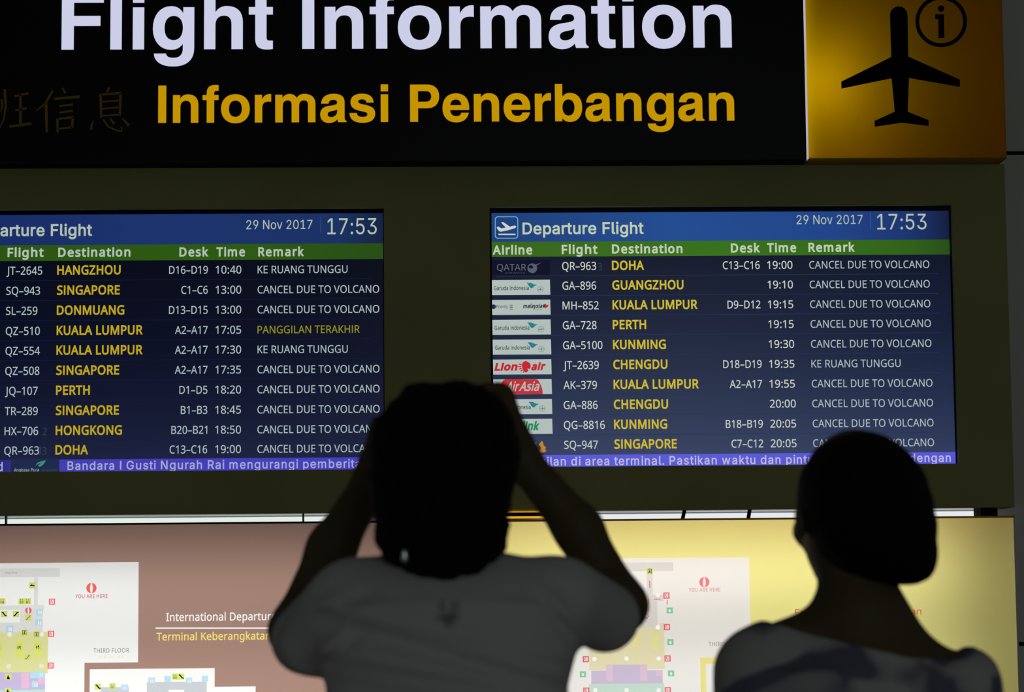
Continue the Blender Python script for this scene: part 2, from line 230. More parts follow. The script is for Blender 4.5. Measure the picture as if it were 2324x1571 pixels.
 "c": "385|241,-8 c203,-8,169,0,139,15 c109,31,86,55,69,87 c53,120,44,162,44,213 c44,265,53,308,71,342 c88,375,112,399,142,415 c173,430,207,438,245,438 c267,438,288,436,309,431 c329,426,346,421,358,415 l337,356 l292,370 c275,374,259,376,244,376 c215,376,191,370,172,358 c154,345,140,327,131,303 c122,279,117,249,117,213 c117,179,122,150,131,126 c140,102,153,84,172,71 c190,59,213,53,240,53 c263,53,284,55,302,60 c320,65,336,71,351,78 l351,15 c337,8,321,2,304,-2 c286,-6,265,-8,241,-8",
 "d": "493|221,-8 c167,-8,124,11,92,48 c60,85,44,140,44,214 c44,288,60,344,93,381 c125,419,168,438,221,438 c244,438,263,435,280,429 c296,424,311,416,323,407 c335,397,346,386,354,374 l359,374 l356,405 l354,438 l354,609 l425,609 l425,0 l368,0 l358,58 l354,58 c346,45,335,34,323,24 c311,15,296,7,279,1 c263,-5,243,-8,221,-8|232,51 c277,51,309,63,328,88 c346,113,355,150,355,200 l355,213 c355,267,346,308,329,336 c311,365,279,379,231,379 c193,379,165,364,146,334 c127,304,117,263,117,213 c117,161,127,121,146,93 c165,65,193,51,232,51",
 "e": "452|234,438 c271,438,303,430,329,414 c356,398,376,375,390,346 c404,317,411,283,411,244 l411,201 l117,201 c118,153,131,116,154,90 c178,65,211,52,254,52 c281,52,306,55,327,60 c348,65,370,72,392,82 l392,20 c370,10,349,3,327,-1 c306,-6,280,-8,251,-8 c210,-8,174,0,143,17 c112,33,88,58,70,91 c53,124,44,164,44,212 c44,259,52,299,68,333 c84,366,106,392,134,411 c163,429,196,438,234,438|233,380 c200,380,173,369,154,348 c134,326,122,296,119,257 l338,257 c338,282,334,303,326,322 c319,340,308,354,292,364 c277,375,257,380,233,380",
 "f": "276|266,375 l158,375 l158,0 l87,0 l87,375 l12,375 l12,408 l87,432 l87,457 c87,494,93,524,104,547 c115,570,131,587,152,597 c172,608,198,613,227,613 c244,613,260,612,274,609 l310,599 l292,544 l262,552 l228,556 c204,556,187,548,175,532 c164,516,158,492,158,458 l158,430 l266,430",
 "g": "493|221,438 c249,438,274,433,297,422 c320,411,339,395,355,373 l359,373 l369,430 l425,430 l425,-7 c425,-48,418,-82,404,-109 c390,-137,369,-158,341,-172 c312,-186,276,-192,233,-192 c202,-192,173,-190,147,-186 c121,-181,98,-174,78,-165 l78,-100 c98,-111,122,-119,149,-125 c176,-131,206,-134,237,-134 c273,-134,302,-123,324,-101 c345,-80,355,-50,355,-13 l355,4 l356,32 l358,57 l354,57 c339,35,321,19,299,8 c277,-3,251,-8,221,-8 c166,-8,122,11,91,51 c60,90,44,144,44,214 c44,283,60,337,91,377 c122,418,165,438,221,438|230,379 c206,379,186,372,169,359 c152,346,139,328,130,303 c121,279,117,249,117,213 c117,160,127,120,146,92 c166,64,194,50,232,50 c254,50,272,53,288,58 c303,64,316,73,326,85 c337,97,344,112,349,131 c354,149,356,172,356,197 l356,214 c356,253,352,285,343,309 c334,333,320,350,302,362 c283,373,259,379,230,379",
 "h": "496|139,431 l138,399 l135,370 l140,370 c149,385,160,398,174,407 c188,417,203,424,221,429 c238,435,255,437,273,437 c308,437,337,432,360,421 c384,410,401,393,413,370 c425,347,431,317,431,280 l431,0 l361,0 l361,275 c361,310,353,336,338,353 c322,370,298,379,265,379 c233,379,207,372,189,360 c171,348,158,331,150,308 c143,284,139,256,139,222 l139,0 l68,0 l68,609 l139,609",
 "i": "207|139,430 l139,0 l68,0 l68,430|104,591 c115,591,124,587,133,580 c141,573,145,562,145,546 c145,531,141,520,133,512 c124,505,115,501,104,501 c92,501,83,505,75,512 c67,520,63,531,63,546 c63,562,67,573,75,580 c83,587,92,591,104,591",
 "j": "207|18,-192 l-18,-190 l-44,-183 l-44,-126 l-19,-132 l9,-134 c26,-134,40,-129,51,-120 c63,-111,68,-93,68,-67 l68,430 l139,430 l139,-64 c139,-91,134,-114,126,-133 c117,-152,104,-167,87,-177 c69,-187,46,-192,18,-192|63,546 c63,562,67,573,75,580 c83,587,92,591,104,591 c115,591,124,587,133,580 c141,573,145,562,145,546 c145,531,141,520,133,512 c124,505,115,501,104,501 c92,501,83,505,75,512 c67,520,63,531,63,546",
 "k": "428|138,291 l137,257 l135,221 l138,221 l152,240 l172,264 l189,285 l326,430 l409,430 l235,246 l421,0 l336,0 l187,200 l138,158 l138,0 l68,0 l68,609 l138,609",
 "l": "207|139,0 l68,0 l68,609 l139,609",
 "m": "750|540,438 c588,438,625,425,649,401 c673,376,685,335,685,280 l685,0 l615,0 l615,277 c615,310,608,336,594,353 c580,370,558,379,528,379 c486,379,456,366,438,342 c420,318,411,283,411,237 l411,0 l342,0 l342,277 c342,299,338,318,332,333 c326,348,316,360,303,367 c290,375,274,379,253,379 c225,379,202,372,185,360 c169,348,157,331,150,308 c142,285,139,257,139,223 l139,0 l68,0 l68,430 l125,430 l136,371 l140,371 c149,386,160,399,173,409 c186,418,200,426,217,431 c233,435,249,438,266,438 c299,438,327,432,349,420 c371,408,388,390,398,366 l402,366 c416,390,436,408,461,420 c486,432,512,438,540,438",
 "n": "496|275,438 c326,438,365,425,391,401 c418,376,431,335,431,280 l431,0 l361,0 l361,275 c361,310,353,336,338,353 c322,370,298,379,265,379 c217,379,184,365,166,338 c148,312,139,273,139,223 l139,0 l68,0 l68,430 l125,430 l136,371 l140,371 c149,386,161,399,175,409 c189,418,205,426,222,431 c239,435,257,438,275,438",
 "o": "485|442,216 c442,180,437,148,428,121 c418,93,405,70,388,51 c370,31,349,17,324,7 c300,-3,272,-8,241,-8 c213,-8,187,-3,163,7 c139,17,118,31,100,51 c83,70,69,93,59,121 c49,148,44,180,44,216 c44,263,52,304,68,336 c84,369,107,394,137,412 c167,429,203,438,244,438 c283,438,317,429,347,412 c377,394,400,369,417,336 c433,304,442,263,442,216|117,216 c117,182,121,153,130,128 c139,103,153,84,172,71 c190,57,214,51,243,51 c272,51,296,57,314,71 c333,84,347,103,356,128 c364,153,369,182,369,216 c369,250,364,279,355,303 c346,327,332,346,314,359 c296,372,272,379,242,379 c198,379,167,364,147,335 c127,306,117,267,117,216",
 "p": "493|273,438 c326,438,368,419,401,383 c433,346,449,290,449,216 c449,167,442,126,427,93 c412,59,392,34,365,17 c339,0,308,-8,272,-8 c250,-8,230,-5,213,1 c196,7,182,14,170,24 c158,33,147,43,139,55 l134,55 l137,20 l139,-16 l139,-192 l68,-192 l68,430 l126,430 l136,371 l139,371 c147,384,158,395,170,405 c182,415,196,423,213,429 c230,435,250,438,273,438|260,379 c231,379,208,373,190,362 c172,351,160,335,152,313 c144,291,139,263,139,229 l139,216 c139,180,142,150,150,126 c157,101,170,83,188,70 c206,57,230,51,261,51 c288,51,309,58,326,72 c343,87,355,106,364,131 c372,156,376,184,376,217 c376,266,367,305,348,334 c329,364,299,379,260,379",
 "q": "493|354,-9 l355,25 l358,58 l354,58 c341,40,324,24,303,11 c281,-2,253,-8,219,-8 c167,-8,125,11,93,48 c60,85,44,140,44,214 c44,263,52,304,67,338 c82,371,102,396,129,413 c156,429,187,438,221,438 c255,438,283,431,304,419 c325,406,342,390,355,371 l358,371 l369,430 l425,430 l425,-192 l354,-192|233,51 c262,51,286,56,304,67 c321,77,334,94,342,116 c350,138,355,166,355,199 l355,213 c355,268,346,309,328,337 c310,365,277,379,231,379 c192,379,164,364,145,334 c126,304,117,263,117,213 c117,162,127,122,146,93 c165,65,194,51,233,51",
 "r": "331|269,438 l295,437 l319,433 l310,368 l287,372 l264,374 c247,374,231,370,217,363 c202,356,188,347,176,334 c165,321,155,306,149,289 c142,271,139,251,139,229 l139,0 l68,0 l68,430 l126,430 l134,351 l137,351 c146,367,157,382,170,395 c183,408,198,418,214,426 c231,434,249,438,269,438",
 "s": "384|348,119 c348,91,341,68,327,49 c313,30,294,16,268,6 c242,-3,212,-8,176,-8 c146,-8,121,-6,99,-1 c77,4,58,11,42,19 l42,83 c59,75,80,67,104,60 c128,53,153,49,178,49 c214,49,240,55,256,66 c272,78,280,93,280,112 c280,123,277,133,271,141 c265,150,255,158,239,167 c224,175,202,185,174,196 c146,206,122,217,103,228 c83,238,68,251,57,266 c46,281,41,300,41,324 c41,360,56,388,85,408 c115,428,154,438,202,438 c228,438,253,435,275,430 c298,425,319,418,339,409 l315,353 l258,372 c238,377,218,380,197,380 c168,380,146,375,131,366 c116,357,108,344,108,328 c108,316,112,306,119,298 c126,290,137,282,154,274 l219,246 c246,236,269,226,289,215 c308,204,323,191,333,176 c343,161,348,142,348,119",
 "t": "289|212,50 l245,53 l272,59 l272,5 c264,1,254,-2,240,-4 l200,-8 c177,-8,157,-4,138,4 c119,11,103,25,91,44 c80,63,74,90,74,125 l74,375 l13,375 l13,409 l75,437 l103,528 l144,528 l144,430 l269,430 l269,375 l144,375 l144,127 c144,101,151,81,163,69 c176,56,192,50,212,50",
 "u": "496|427,430 l427,0 l370,0 l359,57 l356,57 c347,42,335,30,321,20 c306,10,291,3,273,-1 c256,-6,238,-8,220,-8 c186,-8,157,-3,134,8 c110,19,93,36,81,59 c69,82,63,112,63,148 l63,430 l135,430 l135,153 c135,119,142,93,158,76 c173,59,198,51,230,51 c262,51,287,57,306,69 c324,81,337,98,345,121 c353,145,357,173,357,206 l357,430",
 "v": "407|163,0 l0,430 l75,430 l167,176 l180,137 l193,96 l201,63 l204,63 l214,96 l227,138 l241,176 l332,430 l407,430 l244,0",
 "w": "630|346,243 l336,276 l328,308 l321,335 l316,357 l313,357 l308,335 l302,307 l294,275 l284,242 l207,1 l127,1 l9,431 l82,431 l141,201 l153,154 l163,109 l169,73 l172,73 l178,97 l185,128 l193,160 l201,188 l277,431 l354,431 l428,188 l440,149 l451,109 l457,74 l460,74 l466,108 l477,153 l489,201 l549,431 l621,431 l502,1 l419,1",
 "x": "424|170,220 l22,430 l102,430 l213,268 l322,430 l402,430 l253,220 l410,0 l330,0 l213,172 l94,0 l14,0",
 "y": "409|1,430 l76,430 l169,185 l184,144 l196,105 l205,68 l209,68 l224,121 l245,186 l333,430 l409,430 l224,-59 c214,-86,202,-109,188,-130 c174,-150,158,-165,138,-176 c119,-187,95,-192,67,-192 l34,-190 l9,-186 l9,-130 l30,-133 l56,-135 c73,-135,87,-132,99,-126 c111,-119,121,-111,130,-99 c138,-88,146,-74,152,-59 l174,-2",
 "z": "377|346,0 l31,0 l31,47 l262,375 l45,375 l45,430 l340,430 l340,377 l112,55 l346,55",
 "\u2013": "401|32,184 l32,246 l369,246 l369,184"}
FONT_I = {" ": "188|",
 ".": "188|95,-4 c83,-4,72,0,63,9 c54,18,50,28,50,41 c50,54,54,65,63,73 c72,82,83,87,95,87 c108,87,119,82,128,73 c137,65,141,54,141,41 c141,28,137,18,128,9 c119,0,108,-4,95,-4",
 "0": "453|227,-7 c189,-7,157,3,130,24 c103,45,83,74,69,113 c55,152,48,199,48,254 c48,309,55,356,69,395 c83,434,104,464,130,484 c157,505,189,516,227,516 c264,516,296,505,323,484 c350,464,370,434,384,395 c398,356,405,309,405,254 c405,199,398,152,384,113 c370,74,350,45,323,24 c297,3,264,-7,227,-7|227,50 c252,50,273,58,290,74 c308,90,321,113,330,144 c339,174,344,211,344,254 c344,297,339,334,330,365 c321,395,308,419,290,435 c273,451,252,460,227,460 c202,460,180,451,163,435 c146,419,132,395,123,365 c114,334,109,297,109,254 c109,211,114,174,123,144 c132,113,146,90,163,74 c180,58,202,50,227,50",
 "1": "453|76,0 l76,55 l391,55 l391,0|276,509 l276,0 l212,0 l212,448 l209,448 l86,358 l86,427 l198,509",
 "2": "453|64,0 l64,47 l234,229 l282,282 c295,298,304,313,311,327 c317,341,320,356,320,371 c320,390,316,405,308,419 c299,432,288,442,273,449 c259,456,242,460,224,460 c204,460,187,456,172,447 c158,439,147,428,139,413 c131,399,127,382,127,362 l66,362 c66,392,72,419,86,442 c100,465,119,483,143,496 c167,509,194,516,225,516 c255,516,282,509,306,497 c329,484,348,467,361,445 c374,424,381,399,381,372 c381,354,378,335,371,318 c364,300,353,280,336,259 c319,237,296,211,267,180 l153,60 l153,57 l389,57 l389,0",
 "3": "453|218,-7 c187,-7,158,-1,133,10 c107,21,86,37,70,57 c54,78,46,103,44,132 l109,132 c111,114,117,99,126,87 c136,75,149,65,165,59 c181,53,199,50,219,50 c239,50,258,53,275,61 c292,68,305,79,315,93 c324,107,329,124,329,145 c329,163,325,181,316,196 c307,212,293,224,275,234 c256,243,231,248,201,248 l157,248 l157,299 l288,448 l288,452 l70,452 l70,509 l372,509 l372,461 l211,278 l211,289 c249,293,281,288,308,276 c335,263,356,246,371,222 c386,199,393,173,393,145 c393,115,385,89,370,66 c355,43,335,25,309,12 c282,0,252,-7,218,-7",
 "4": "453|40,105 l40,158 l247,509 l311,509 l109,166 l109,163 l413,163 l413,105|282,0 l282,121 l282,146 l282,318 l343,318 l343,0",
 "5": "453|221,-7 c191,-7,164,-1,140,11 c116,23,97,39,83,60 c69,81,61,104,60,130 l122,130 c124,115,129,101,138,89 c147,77,159,67,173,60 c188,53,204,50,221,50 c242,50,260,55,276,64 c292,74,305,87,314,104 c323,121,328,141,328,162 c328,184,323,204,314,221 c304,238,291,252,275,262 c258,272,239,277,218,277 c201,277,184,274,167,268 c151,263,138,255,128,246 l67,253 l96,509 l366,509 l366,452 l151,452 l134,301 l136,301 c147,311,161,319,178,325 c194,331,211,334,229,334 c253,334,274,329,294,321 c313,313,331,301,345,285 c359,270,371,252,379,231 c387,210,391,188,391,163 c391,130,384,101,369,76 c354,50,334,30,309,15 c283,1,254,-7,221,-7",
 "6": "453|226,-7 c195,-7,167,0,142,15 c118,29,98,49,84,74 c71,100,64,129,64,162 c64,186,69,212,80,239 c91,266,110,300,137,340 l252,509 l322,509 l151,261 l145,261 c150,271,157,280,165,288 c174,296,184,302,196,307 c207,312,221,314,235,314 c266,314,293,308,316,295 c339,282,357,263,370,240 c382,216,389,189,389,157 c389,125,382,97,368,73 c354,48,334,28,310,14 c286,0,258,-7,226,-7|226,48 c246,48,264,53,279,63 c294,72,306,85,314,101 c323,118,327,136,327,157 c327,178,323,197,314,213 c306,230,294,242,279,251 c264,261,246,265,226,265 c207,265,189,261,174,252 c159,243,147,230,138,214 c129,198,125,179,125,158 c125,137,129,118,138,102 c147,85,159,72,174,63 c189,53,207,48,226,48",
 "7": "453|97,0 l323,448 l323,452 l62,452 l62,509 l391,509 l391,449 l165,0",
 "8": "453|226,-7 c192,-7,162,-1,136,11 c109,24,89,40,74,62 c59,83,52,108,52,135 c52,157,56,177,65,195 c74,213,86,229,101,241 c116,253,133,261,153,265 l153,267 c128,273,108,287,93,308 c78,329,70,353,70,380 c70,406,77,429,90,450 c104,470,122,486,146,498 c169,510,196,516,226,516 c256,516,283,510,306,498 c329,486,348,470,361,450 c375,429,382,406,382,380 c382,353,374,329,359,308 c344,287,325,273,300,267 l300,265 c319,261,336,253,351,241 c366,229,378,213,387,195 c396,177,401,157,401,135 c401,108,393,83,378,62 c364,40,343,24,317,11 c291,-1,260,-7,226,-7|226,49 c249,49,268,53,285,60 c301,68,314,78,323,91 c332,105,337,121,337,139 c337,158,332,174,322,189 c313,203,300,214,283,223 c266,231,247,235,226,235 c205,235,186,231,169,223 c152,214,139,203,130,189 c120,174,115,158,115,139 c115,121,120,105,129,91 c138,78,151,68,167,60 c184,53,204,49,226,49|226,290 c244,290,260,293,274,300 c288,307,299,318,307,330 c315,343,319,358,319,376 c319,393,315,407,308,420 c300,433,289,443,275,449 c261,456,245,460,226,460 c208,460,191,456,177,449 c163,443,152,433,145,420 c137,407,133,393,133,376 c133,358,137,343,145,330 c152,318,163,307,178,300 c192,293,208,290,226,290",
 "9": "453|226,516 c258,516,286,508,310,494 c335,480,354,460,368,434 c382,409,389,380,389,347 c389,323,383,297,373,270 c362,243,343,209,315,168 l200,0 l130,0 l301,248 l307,248 c303,238,296,229,287,221 c279,213,269,207,257,202 c245,197,232,195,218,195 c187,195,160,201,137,214 c114,227,96,245,83,269 c70,292,64,320,64,352 c64,384,71,412,85,436 c99,461,118,480,143,494 c167,508,195,516,226,516|226,460 c207,460,189,456,174,446 c159,437,147,424,138,407 c130,391,125,372,125,352 c125,330,130,312,138,295 c147,279,159,266,174,257 c189,248,207,243,226,243 c246,243,263,248,279,257 c294,266,306,279,314,295 c323,311,327,330,327,350 c327,372,323,391,314,407 c306,424,294,437,279,446 c264,456,246,460,226,460",
 ":": "188|95,-4 c83,-4,72,0,63,9 c54,18,50,28,50,41 c50,54,54,65,63,73 c72,82,83,87,95,87 c108,87,119,82,128,73 c137,65,141,54,141,41 c141,28,137,18,128,9 c119,0,108,-4,95,-4|95,271 c83,271,72,275,63,284 c54,293,50,304,50,316 c50,329,54,340,63,349 c72,357,83,362,95,362 c108,362,119,357,128,349 c137,340,141,329,141,316 c141,304,137,293,128,284 c119,275,108,271,95,271",
 "A": "480|16,0 l201,509 l276,509 l463,0 l395,0 l287,302 l264,372 l232,478 l245,478 l213,371 l191,302 l85,0|110,142 l110,199 l370,199 l370,142",
 "B": "456|60,0 l60,509 l241,509 c276,509,306,503,329,491 c352,479,369,462,381,442 c392,422,398,399,398,374 c398,352,394,334,387,320 c379,306,369,294,356,286 c344,277,330,271,315,267 l315,262 c331,261,347,255,363,245 c379,235,392,221,402,203 c413,185,418,163,418,136 c418,111,412,87,400,67 c388,46,370,30,344,18 c319,6,287,0,247,0|125,57 l245,57 c284,57,313,65,330,80 c347,95,355,114,355,137 c355,154,351,170,342,184 c334,198,321,209,306,218 c290,227,271,231,248,231 l125,231|125,285 l238,285 c257,285,273,289,288,296 c303,303,315,313,323,326 c332,339,336,355,336,372 c336,395,328,414,313,429 c297,444,273,452,240,452 l125,452",
 "D": "502|219,0 l96,0 l96,57 l215,57 c256,57,291,65,318,81 c345,97,366,119,379,149 c392,179,399,214,399,255 c399,296,392,331,379,361 c366,390,346,412,320,428 c293,444,260,452,221,452 l93,452 l93,509 l225,509 c275,509,317,499,353,478 c388,458,415,429,433,391 c452,353,462,308,462,255 c462,202,452,157,433,119 c414,81,387,51,351,31 c314,10,271,0,219,0|125,509 l125,0 l60,0 l60,509",
 "F": "410|60,0 l60,509 l369,509 l369,452 l125,452 l125,278 l346,278 l346,221 l125,221 l125,0",
 "G": "520|269,-7 c223,-7,184,4,149,25 c115,46,88,77,69,116 c50,155,40,201,40,254 c40,308,50,354,69,393 c88,432,115,462,149,484 c183,505,221,516,265,516 c292,516,317,512,340,504 c364,496,385,484,403,469 c422,454,437,437,449,416 c461,396,470,373,474,349 l408,349 c403,365,396,380,387,393 c379,406,368,417,356,427 c344,436,330,444,315,448 c300,453,283,456,265,456 c235,456,208,448,183,432 c159,417,139,394,125,364 c111,334,103,297,103,254 c103,211,111,175,125,145 c140,115,159,92,184,76 c209,61,237,53,269,53 c297,53,323,59,345,71 c367,83,384,101,396,123 c409,146,415,172,415,202 l434,199 l283,199 l283,256 l478,256 l478,200 c478,158,469,122,451,91 c433,60,408,36,377,19 c345,2,309,-7,269,-7",
 "I": "300|31,0 l31,57 l118,57 l118,452 l31,452 l31,509 l269,509 l269,452 l183,452 l183,57 l269,57 l269,0",
 "N": "523|60,0 l60,509 l136,509 l343,183 l363,151 l388,107 l414,55 l405,54 l401,108 l399,157 l399,195 l399,509 l463,509 l463,0 l387,0 l202,290 l177,331 l148,381 l108,452 l119,454 l122,384 l124,328 l125,291 l125,0",
 "P": "445|60,0 l60,509 l235,509 c274,509,307,502,332,487 c358,473,377,454,390,430 c402,405,409,378,409,348 c409,317,402,290,390,265 c377,241,358,222,332,207 c307,193,274,186,235,186 l109,186 l109,242 l233,242 c259,242,281,247,297,256 c313,265,325,278,333,294 c341,310,344,328,344,348 c344,368,341,386,333,402 c325,417,313,430,297,439 c280,448,259,452,232,452 l125,452 l125,0",
 "R": "449|60,0 l60,509 l236,509 c275,509,307,502,333,489 c359,475,378,457,390,433 c403,410,409,382,409,352 c409,321,403,295,390,271 c378,248,359,230,333,217 c307,204,275,198,236,198 l96,198 l96,255 l234,255 c260,255,281,259,298,267 c314,275,326,286,334,300 c341,315,345,332,345,352 c345,372,341,390,334,405 c326,420,314,431,298,440 c281,448,259,452,233,452 l125,452 l125,0|353,0 l230,229 l303,229 l428,0",
 "a": "389|160,-9 c136,-9,114,-4,94,5 c75,14,59,27,48,45 c36,62,30,83,30,108 c30,130,35,147,43,161 c52,175,63,185,78,193 c92,201,108,207,125,211 l178,220 l234,227 c248,228,258,231,265,235 c272,239,276,245,276,255 l276,257 c276,272,273,286,267,297 c261,308,252,316,240,322 c228,328,213,331,196,331 c178,331,162,328,149,322 c136,317,126,309,118,301 c110,292,104,283,100,274 l41,291 c50,314,62,332,79,346 c95,360,113,369,133,375 c153,381,173,384,194,384 c208,384,223,383,239,379 c255,376,271,370,286,360 c301,351,313,338,322,320 c332,303,337,280,337,251 l337,0 l277,0 l277,52 l272,52 c268,43,261,34,252,25 c243,15,230,7,215,1 c200,-5,182,-9,160,-9|170,45 c193,45,212,50,228,59 c243,68,255,79,263,93 c271,107,276,122,276,138 l276,190 c273,187,268,184,259,182 l231,176 l200,171 l175,168 l134,159 c121,154,111,148,103,139 c96,131,92,119,92,105 c92,92,95,81,102,72 c109,63,118,57,130,52 c142,48,155,45,170,45",
 "b": "424|229,-8 c206,-8,187,-4,172,4 c158,12,146,21,138,31 l118,59 l112,59 l112,0 l53,0 l53,509 l114,509 l114,319 l118,319 l137,346 c145,356,157,365,171,373 c186,381,205,384,229,384 c261,384,289,376,313,361 c337,345,356,322,370,293 c383,263,390,229,390,189 c390,149,383,114,370,84 c356,55,337,32,313,16 c289,0,261,-8,229,-8|220,47 c244,47,263,53,279,66 c295,78,308,95,316,117 c324,138,328,162,328,189 c328,216,324,240,316,261 c308,282,296,299,280,311 c264,324,244,330,220,330 c197,330,177,324,161,312 c145,300,133,284,125,263 c117,242,113,217,113,189 c113,161,117,136,125,115 c133,94,146,77,162,65 c178,53,197,47,220,47",
 "d": "424|195,-8 c164,-8,136,0,111,16 c87,32,68,55,55,84 c41,114,34,149,34,189 c34,229,41,263,55,293 c69,322,88,345,112,361 c136,376,164,384,196,384 c219,384,238,381,253,373 c268,365,279,356,287,346 l306,319 l311,319 l311,509 l372,509 l372,0 l313,0 l313,59 l307,59 l287,31 c278,21,267,12,252,4 c238,-4,219,-8,195,-8|205,47 c227,47,247,53,263,65 c279,77,291,94,299,115 c308,136,312,161,312,189 c312,217,308,242,300,263 c292,284,279,300,263,312 c247,324,228,330,205,330 c181,330,161,324,145,311 c129,299,116,282,108,261 c100,240,96,216,96,189 c96,162,100,138,109,117 c117,95,129,78,145,66 c161,53,181,47,205,47",
 "e": "404|212,-8 c175,-8,143,0,117,16 c90,33,70,56,56,85 c41,114,34,148,34,187 c34,226,41,260,55,290 c69,319,89,343,115,359 c141,376,171,384,205,384 c226,384,246,381,266,374 c285,367,303,356,319,341 c335,326,348,306,357,282 c366,258,371,228,371,194 l371,169 l75,169 l75,221 l338,221 l310,202 c310,227,306,249,298,269 c290,288,278,303,263,314 c247,325,228,330,205,330 c182,330,163,325,146,313 c130,302,118,288,109,270 c100,251,96,232,96,211 l96,178 c96,150,101,126,110,106 c120,87,134,72,151,61 c168,51,189,46,212,46 c228,46,241,48,254,53 c266,57,277,64,285,73 c294,82,301,93,306,105 l365,91 c359,71,349,54,335,39 c321,24,303,13,283,4 c262,-4,238,-8,212,-8",
 "g": "425|207,-151 c179,-151,155,-147,134,-140 c113,-132,96,-123,82,-110 c69,-98,58,-84,51,-69 l101,-41 l122,-66 c130,-75,141,-82,154,-88 c168,-94,186,-97,207,-97 c238,-97,263,-90,282,-75 c302,-60,311,-37,311,-6 l311,68 l306,68 l287,41 c278,32,267,23,252,16 c238,8,219,5,195,5 c164,5,137,12,113,27 c88,41,69,62,55,90 c41,118,34,152,34,191 c34,230,41,264,55,293 c69,322,88,345,112,361 c137,376,165,384,196,384 c220,384,239,381,253,373 c268,365,280,356,288,346 l308,319 l313,319 l313,379 l372,379 l372,-9 c372,-42,365,-69,350,-90 c335,-111,316,-126,291,-136 c266,-146,238,-151,207,-151|205,59 c228,59,248,64,264,75 c280,86,292,101,300,121 c308,141,312,165,312,193 c312,220,308,243,300,264 c292,284,280,301,264,312 c248,324,228,330,205,330 c181,330,161,324,145,312 c129,299,117,283,109,262 c100,242,96,219,96,193 c96,166,100,143,109,123 c117,103,129,87,145,76 c162,65,181,59,205,59",
 "h": "410|114,227 l114,0 l53,0 l53,509 l114,509 l114,287 l102,287 c114,322,131,347,152,362 c174,377,199,384,227,384 c253,384,276,379,295,369 c315,358,330,342,341,321 c352,299,357,273,357,240 l357,0 l296,0 l296,235 c296,265,288,288,273,304 c258,321,237,329,210,329 c192,329,175,325,161,317 c146,309,135,298,126,283 c118,267,114,249,114,227",
 "i": "167|53,0 l53,379 l114,379 l114,0|84,443 c72,443,62,447,54,455 c45,462,41,472,41,483 c41,494,45,504,54,512 c62,520,72,524,84,524 c95,524,106,520,114,512 c122,504,126,494,126,483 c126,472,122,462,114,455 c106,447,95,443,84,443",
 "k": "381|110,137 l110,212 l121,212 l284,379 l360,379 l184,199 l177,199|53,0 l53,509 l114,509 l114,0|294,0 l148,186 l191,229 l372,0",
 "l": "189|139,-2 c110,-2,88,5,74,20 c60,35,53,57,53,84 l53,509 l114,509 l114,99 c114,81,116,69,120,62 c125,55,133,52,146,52 l160,53 l170,54 l181,3 l162,-1",
 "m": "610|53,0 l53,379 l112,379 l112,295 l108,295 c113,316,121,332,132,346 c144,359,157,369,172,376 c187,383,203,386,219,386 c247,386,270,378,287,361 c305,344,316,322,321,295 l312,295 c317,313,325,329,337,343 c349,357,364,367,381,375 c398,382,416,386,437,386 c459,386,479,381,497,372 c515,362,530,348,541,328 c551,309,557,285,557,255 l557,0 l496,0 l496,254 c496,281,488,301,473,313 c457,325,439,330,419,330 c402,330,387,327,374,320 c362,313,352,303,345,290 c339,278,335,263,335,247 l335,0 l274,0 l274,260 c274,281,267,298,253,311 c239,324,221,330,199,330 c185,330,171,327,158,320 c144,313,134,303,126,289 c118,276,114,258,114,238 l114,0",
 "n": "410|114,227 l114,0 l53,0 l53,379 l112,379 l112,287 l102,287 c114,322,131,347,152,362 c174,377,199,384,227,384 c253,384,276,379,295,369 c314,358,330,342,341,321 c352,299,357,273,357,240 l357,0 l296,0 l296,235 c296,265,288,288,273,304 c258,321,237,329,210,329 c192,329,175,325,161,317 c146,309,135,298,126,283 c118,267,114,249,114,227",
 "o": "415|207,-8 c173,-8,143,0,117,16 c91,33,71,56,56,85 c41,114,34,149,34,187 c34,227,41,262,56,291 c71,321,91,343,117,360 c143,376,173,384,207,384 c242,384,273,376,299,360 c325,343,345,321,359,291 c374,262,381,227,381,187 c381,149,374,114,359,85 c345,56,325,33,299,16 c273,0,242,-8,207,-8|207,46 c233,46,254,53,270,66 c287,79,299,96,307,117 c315,139,319,162,319,187 c319,213,315,236,307,258 c299,280,287,297,270,310 c254,323,233,330,207,330 c182,330,161,323,145,310 c129,297,116,280,108,258 c100,237,96,213,96,187 c96,162,100,139,108,117 c116,96,129,79,145,66 c161,53,182,46,207,46",
 "p": "424|53,-143 l53,379 l112,379 l112,319 l118,319 l137,346 c145,356,157,365,171,373 c186,381,205,384,229,384 c261,384,289,376,313,361 c337,345,356,322,370,293 c383,263,390,229,390,189 c390,149,383,114,370,84 c356,55,337,32,313,16 c289,0,261,-8,229,-8 c206,-8,187,-4,173,4 c158,12,146,21,138,31 l118,59 l114,59 l114,-143|220,47 c244,47,263,53,279,66 c295,78,308,95,316,117 c324,138,328,162,328,189 c328,216,324,240,316,261 c308,282,296,299,280,311 c264,324,244,330,220,330 c197,330,177,324,161,312 c145,300,133,284,125,263 c117,242,113,217,113,189 c113,161,117,136,125,115 c133,94,146,77,162,65 c178,53,197,47,220,47",
 "r": "259|53,0 l53,379 l112,379 l112,321 l115,321 c122,340,135,355,152,367 c170,379,190,385,213,385 l229,384 l243,384 l243,322 l230,324 l207,326 c189,326,173,322,159,315 c145,307,134,297,126,284 c118,270,114,255,114,237 l114,0",
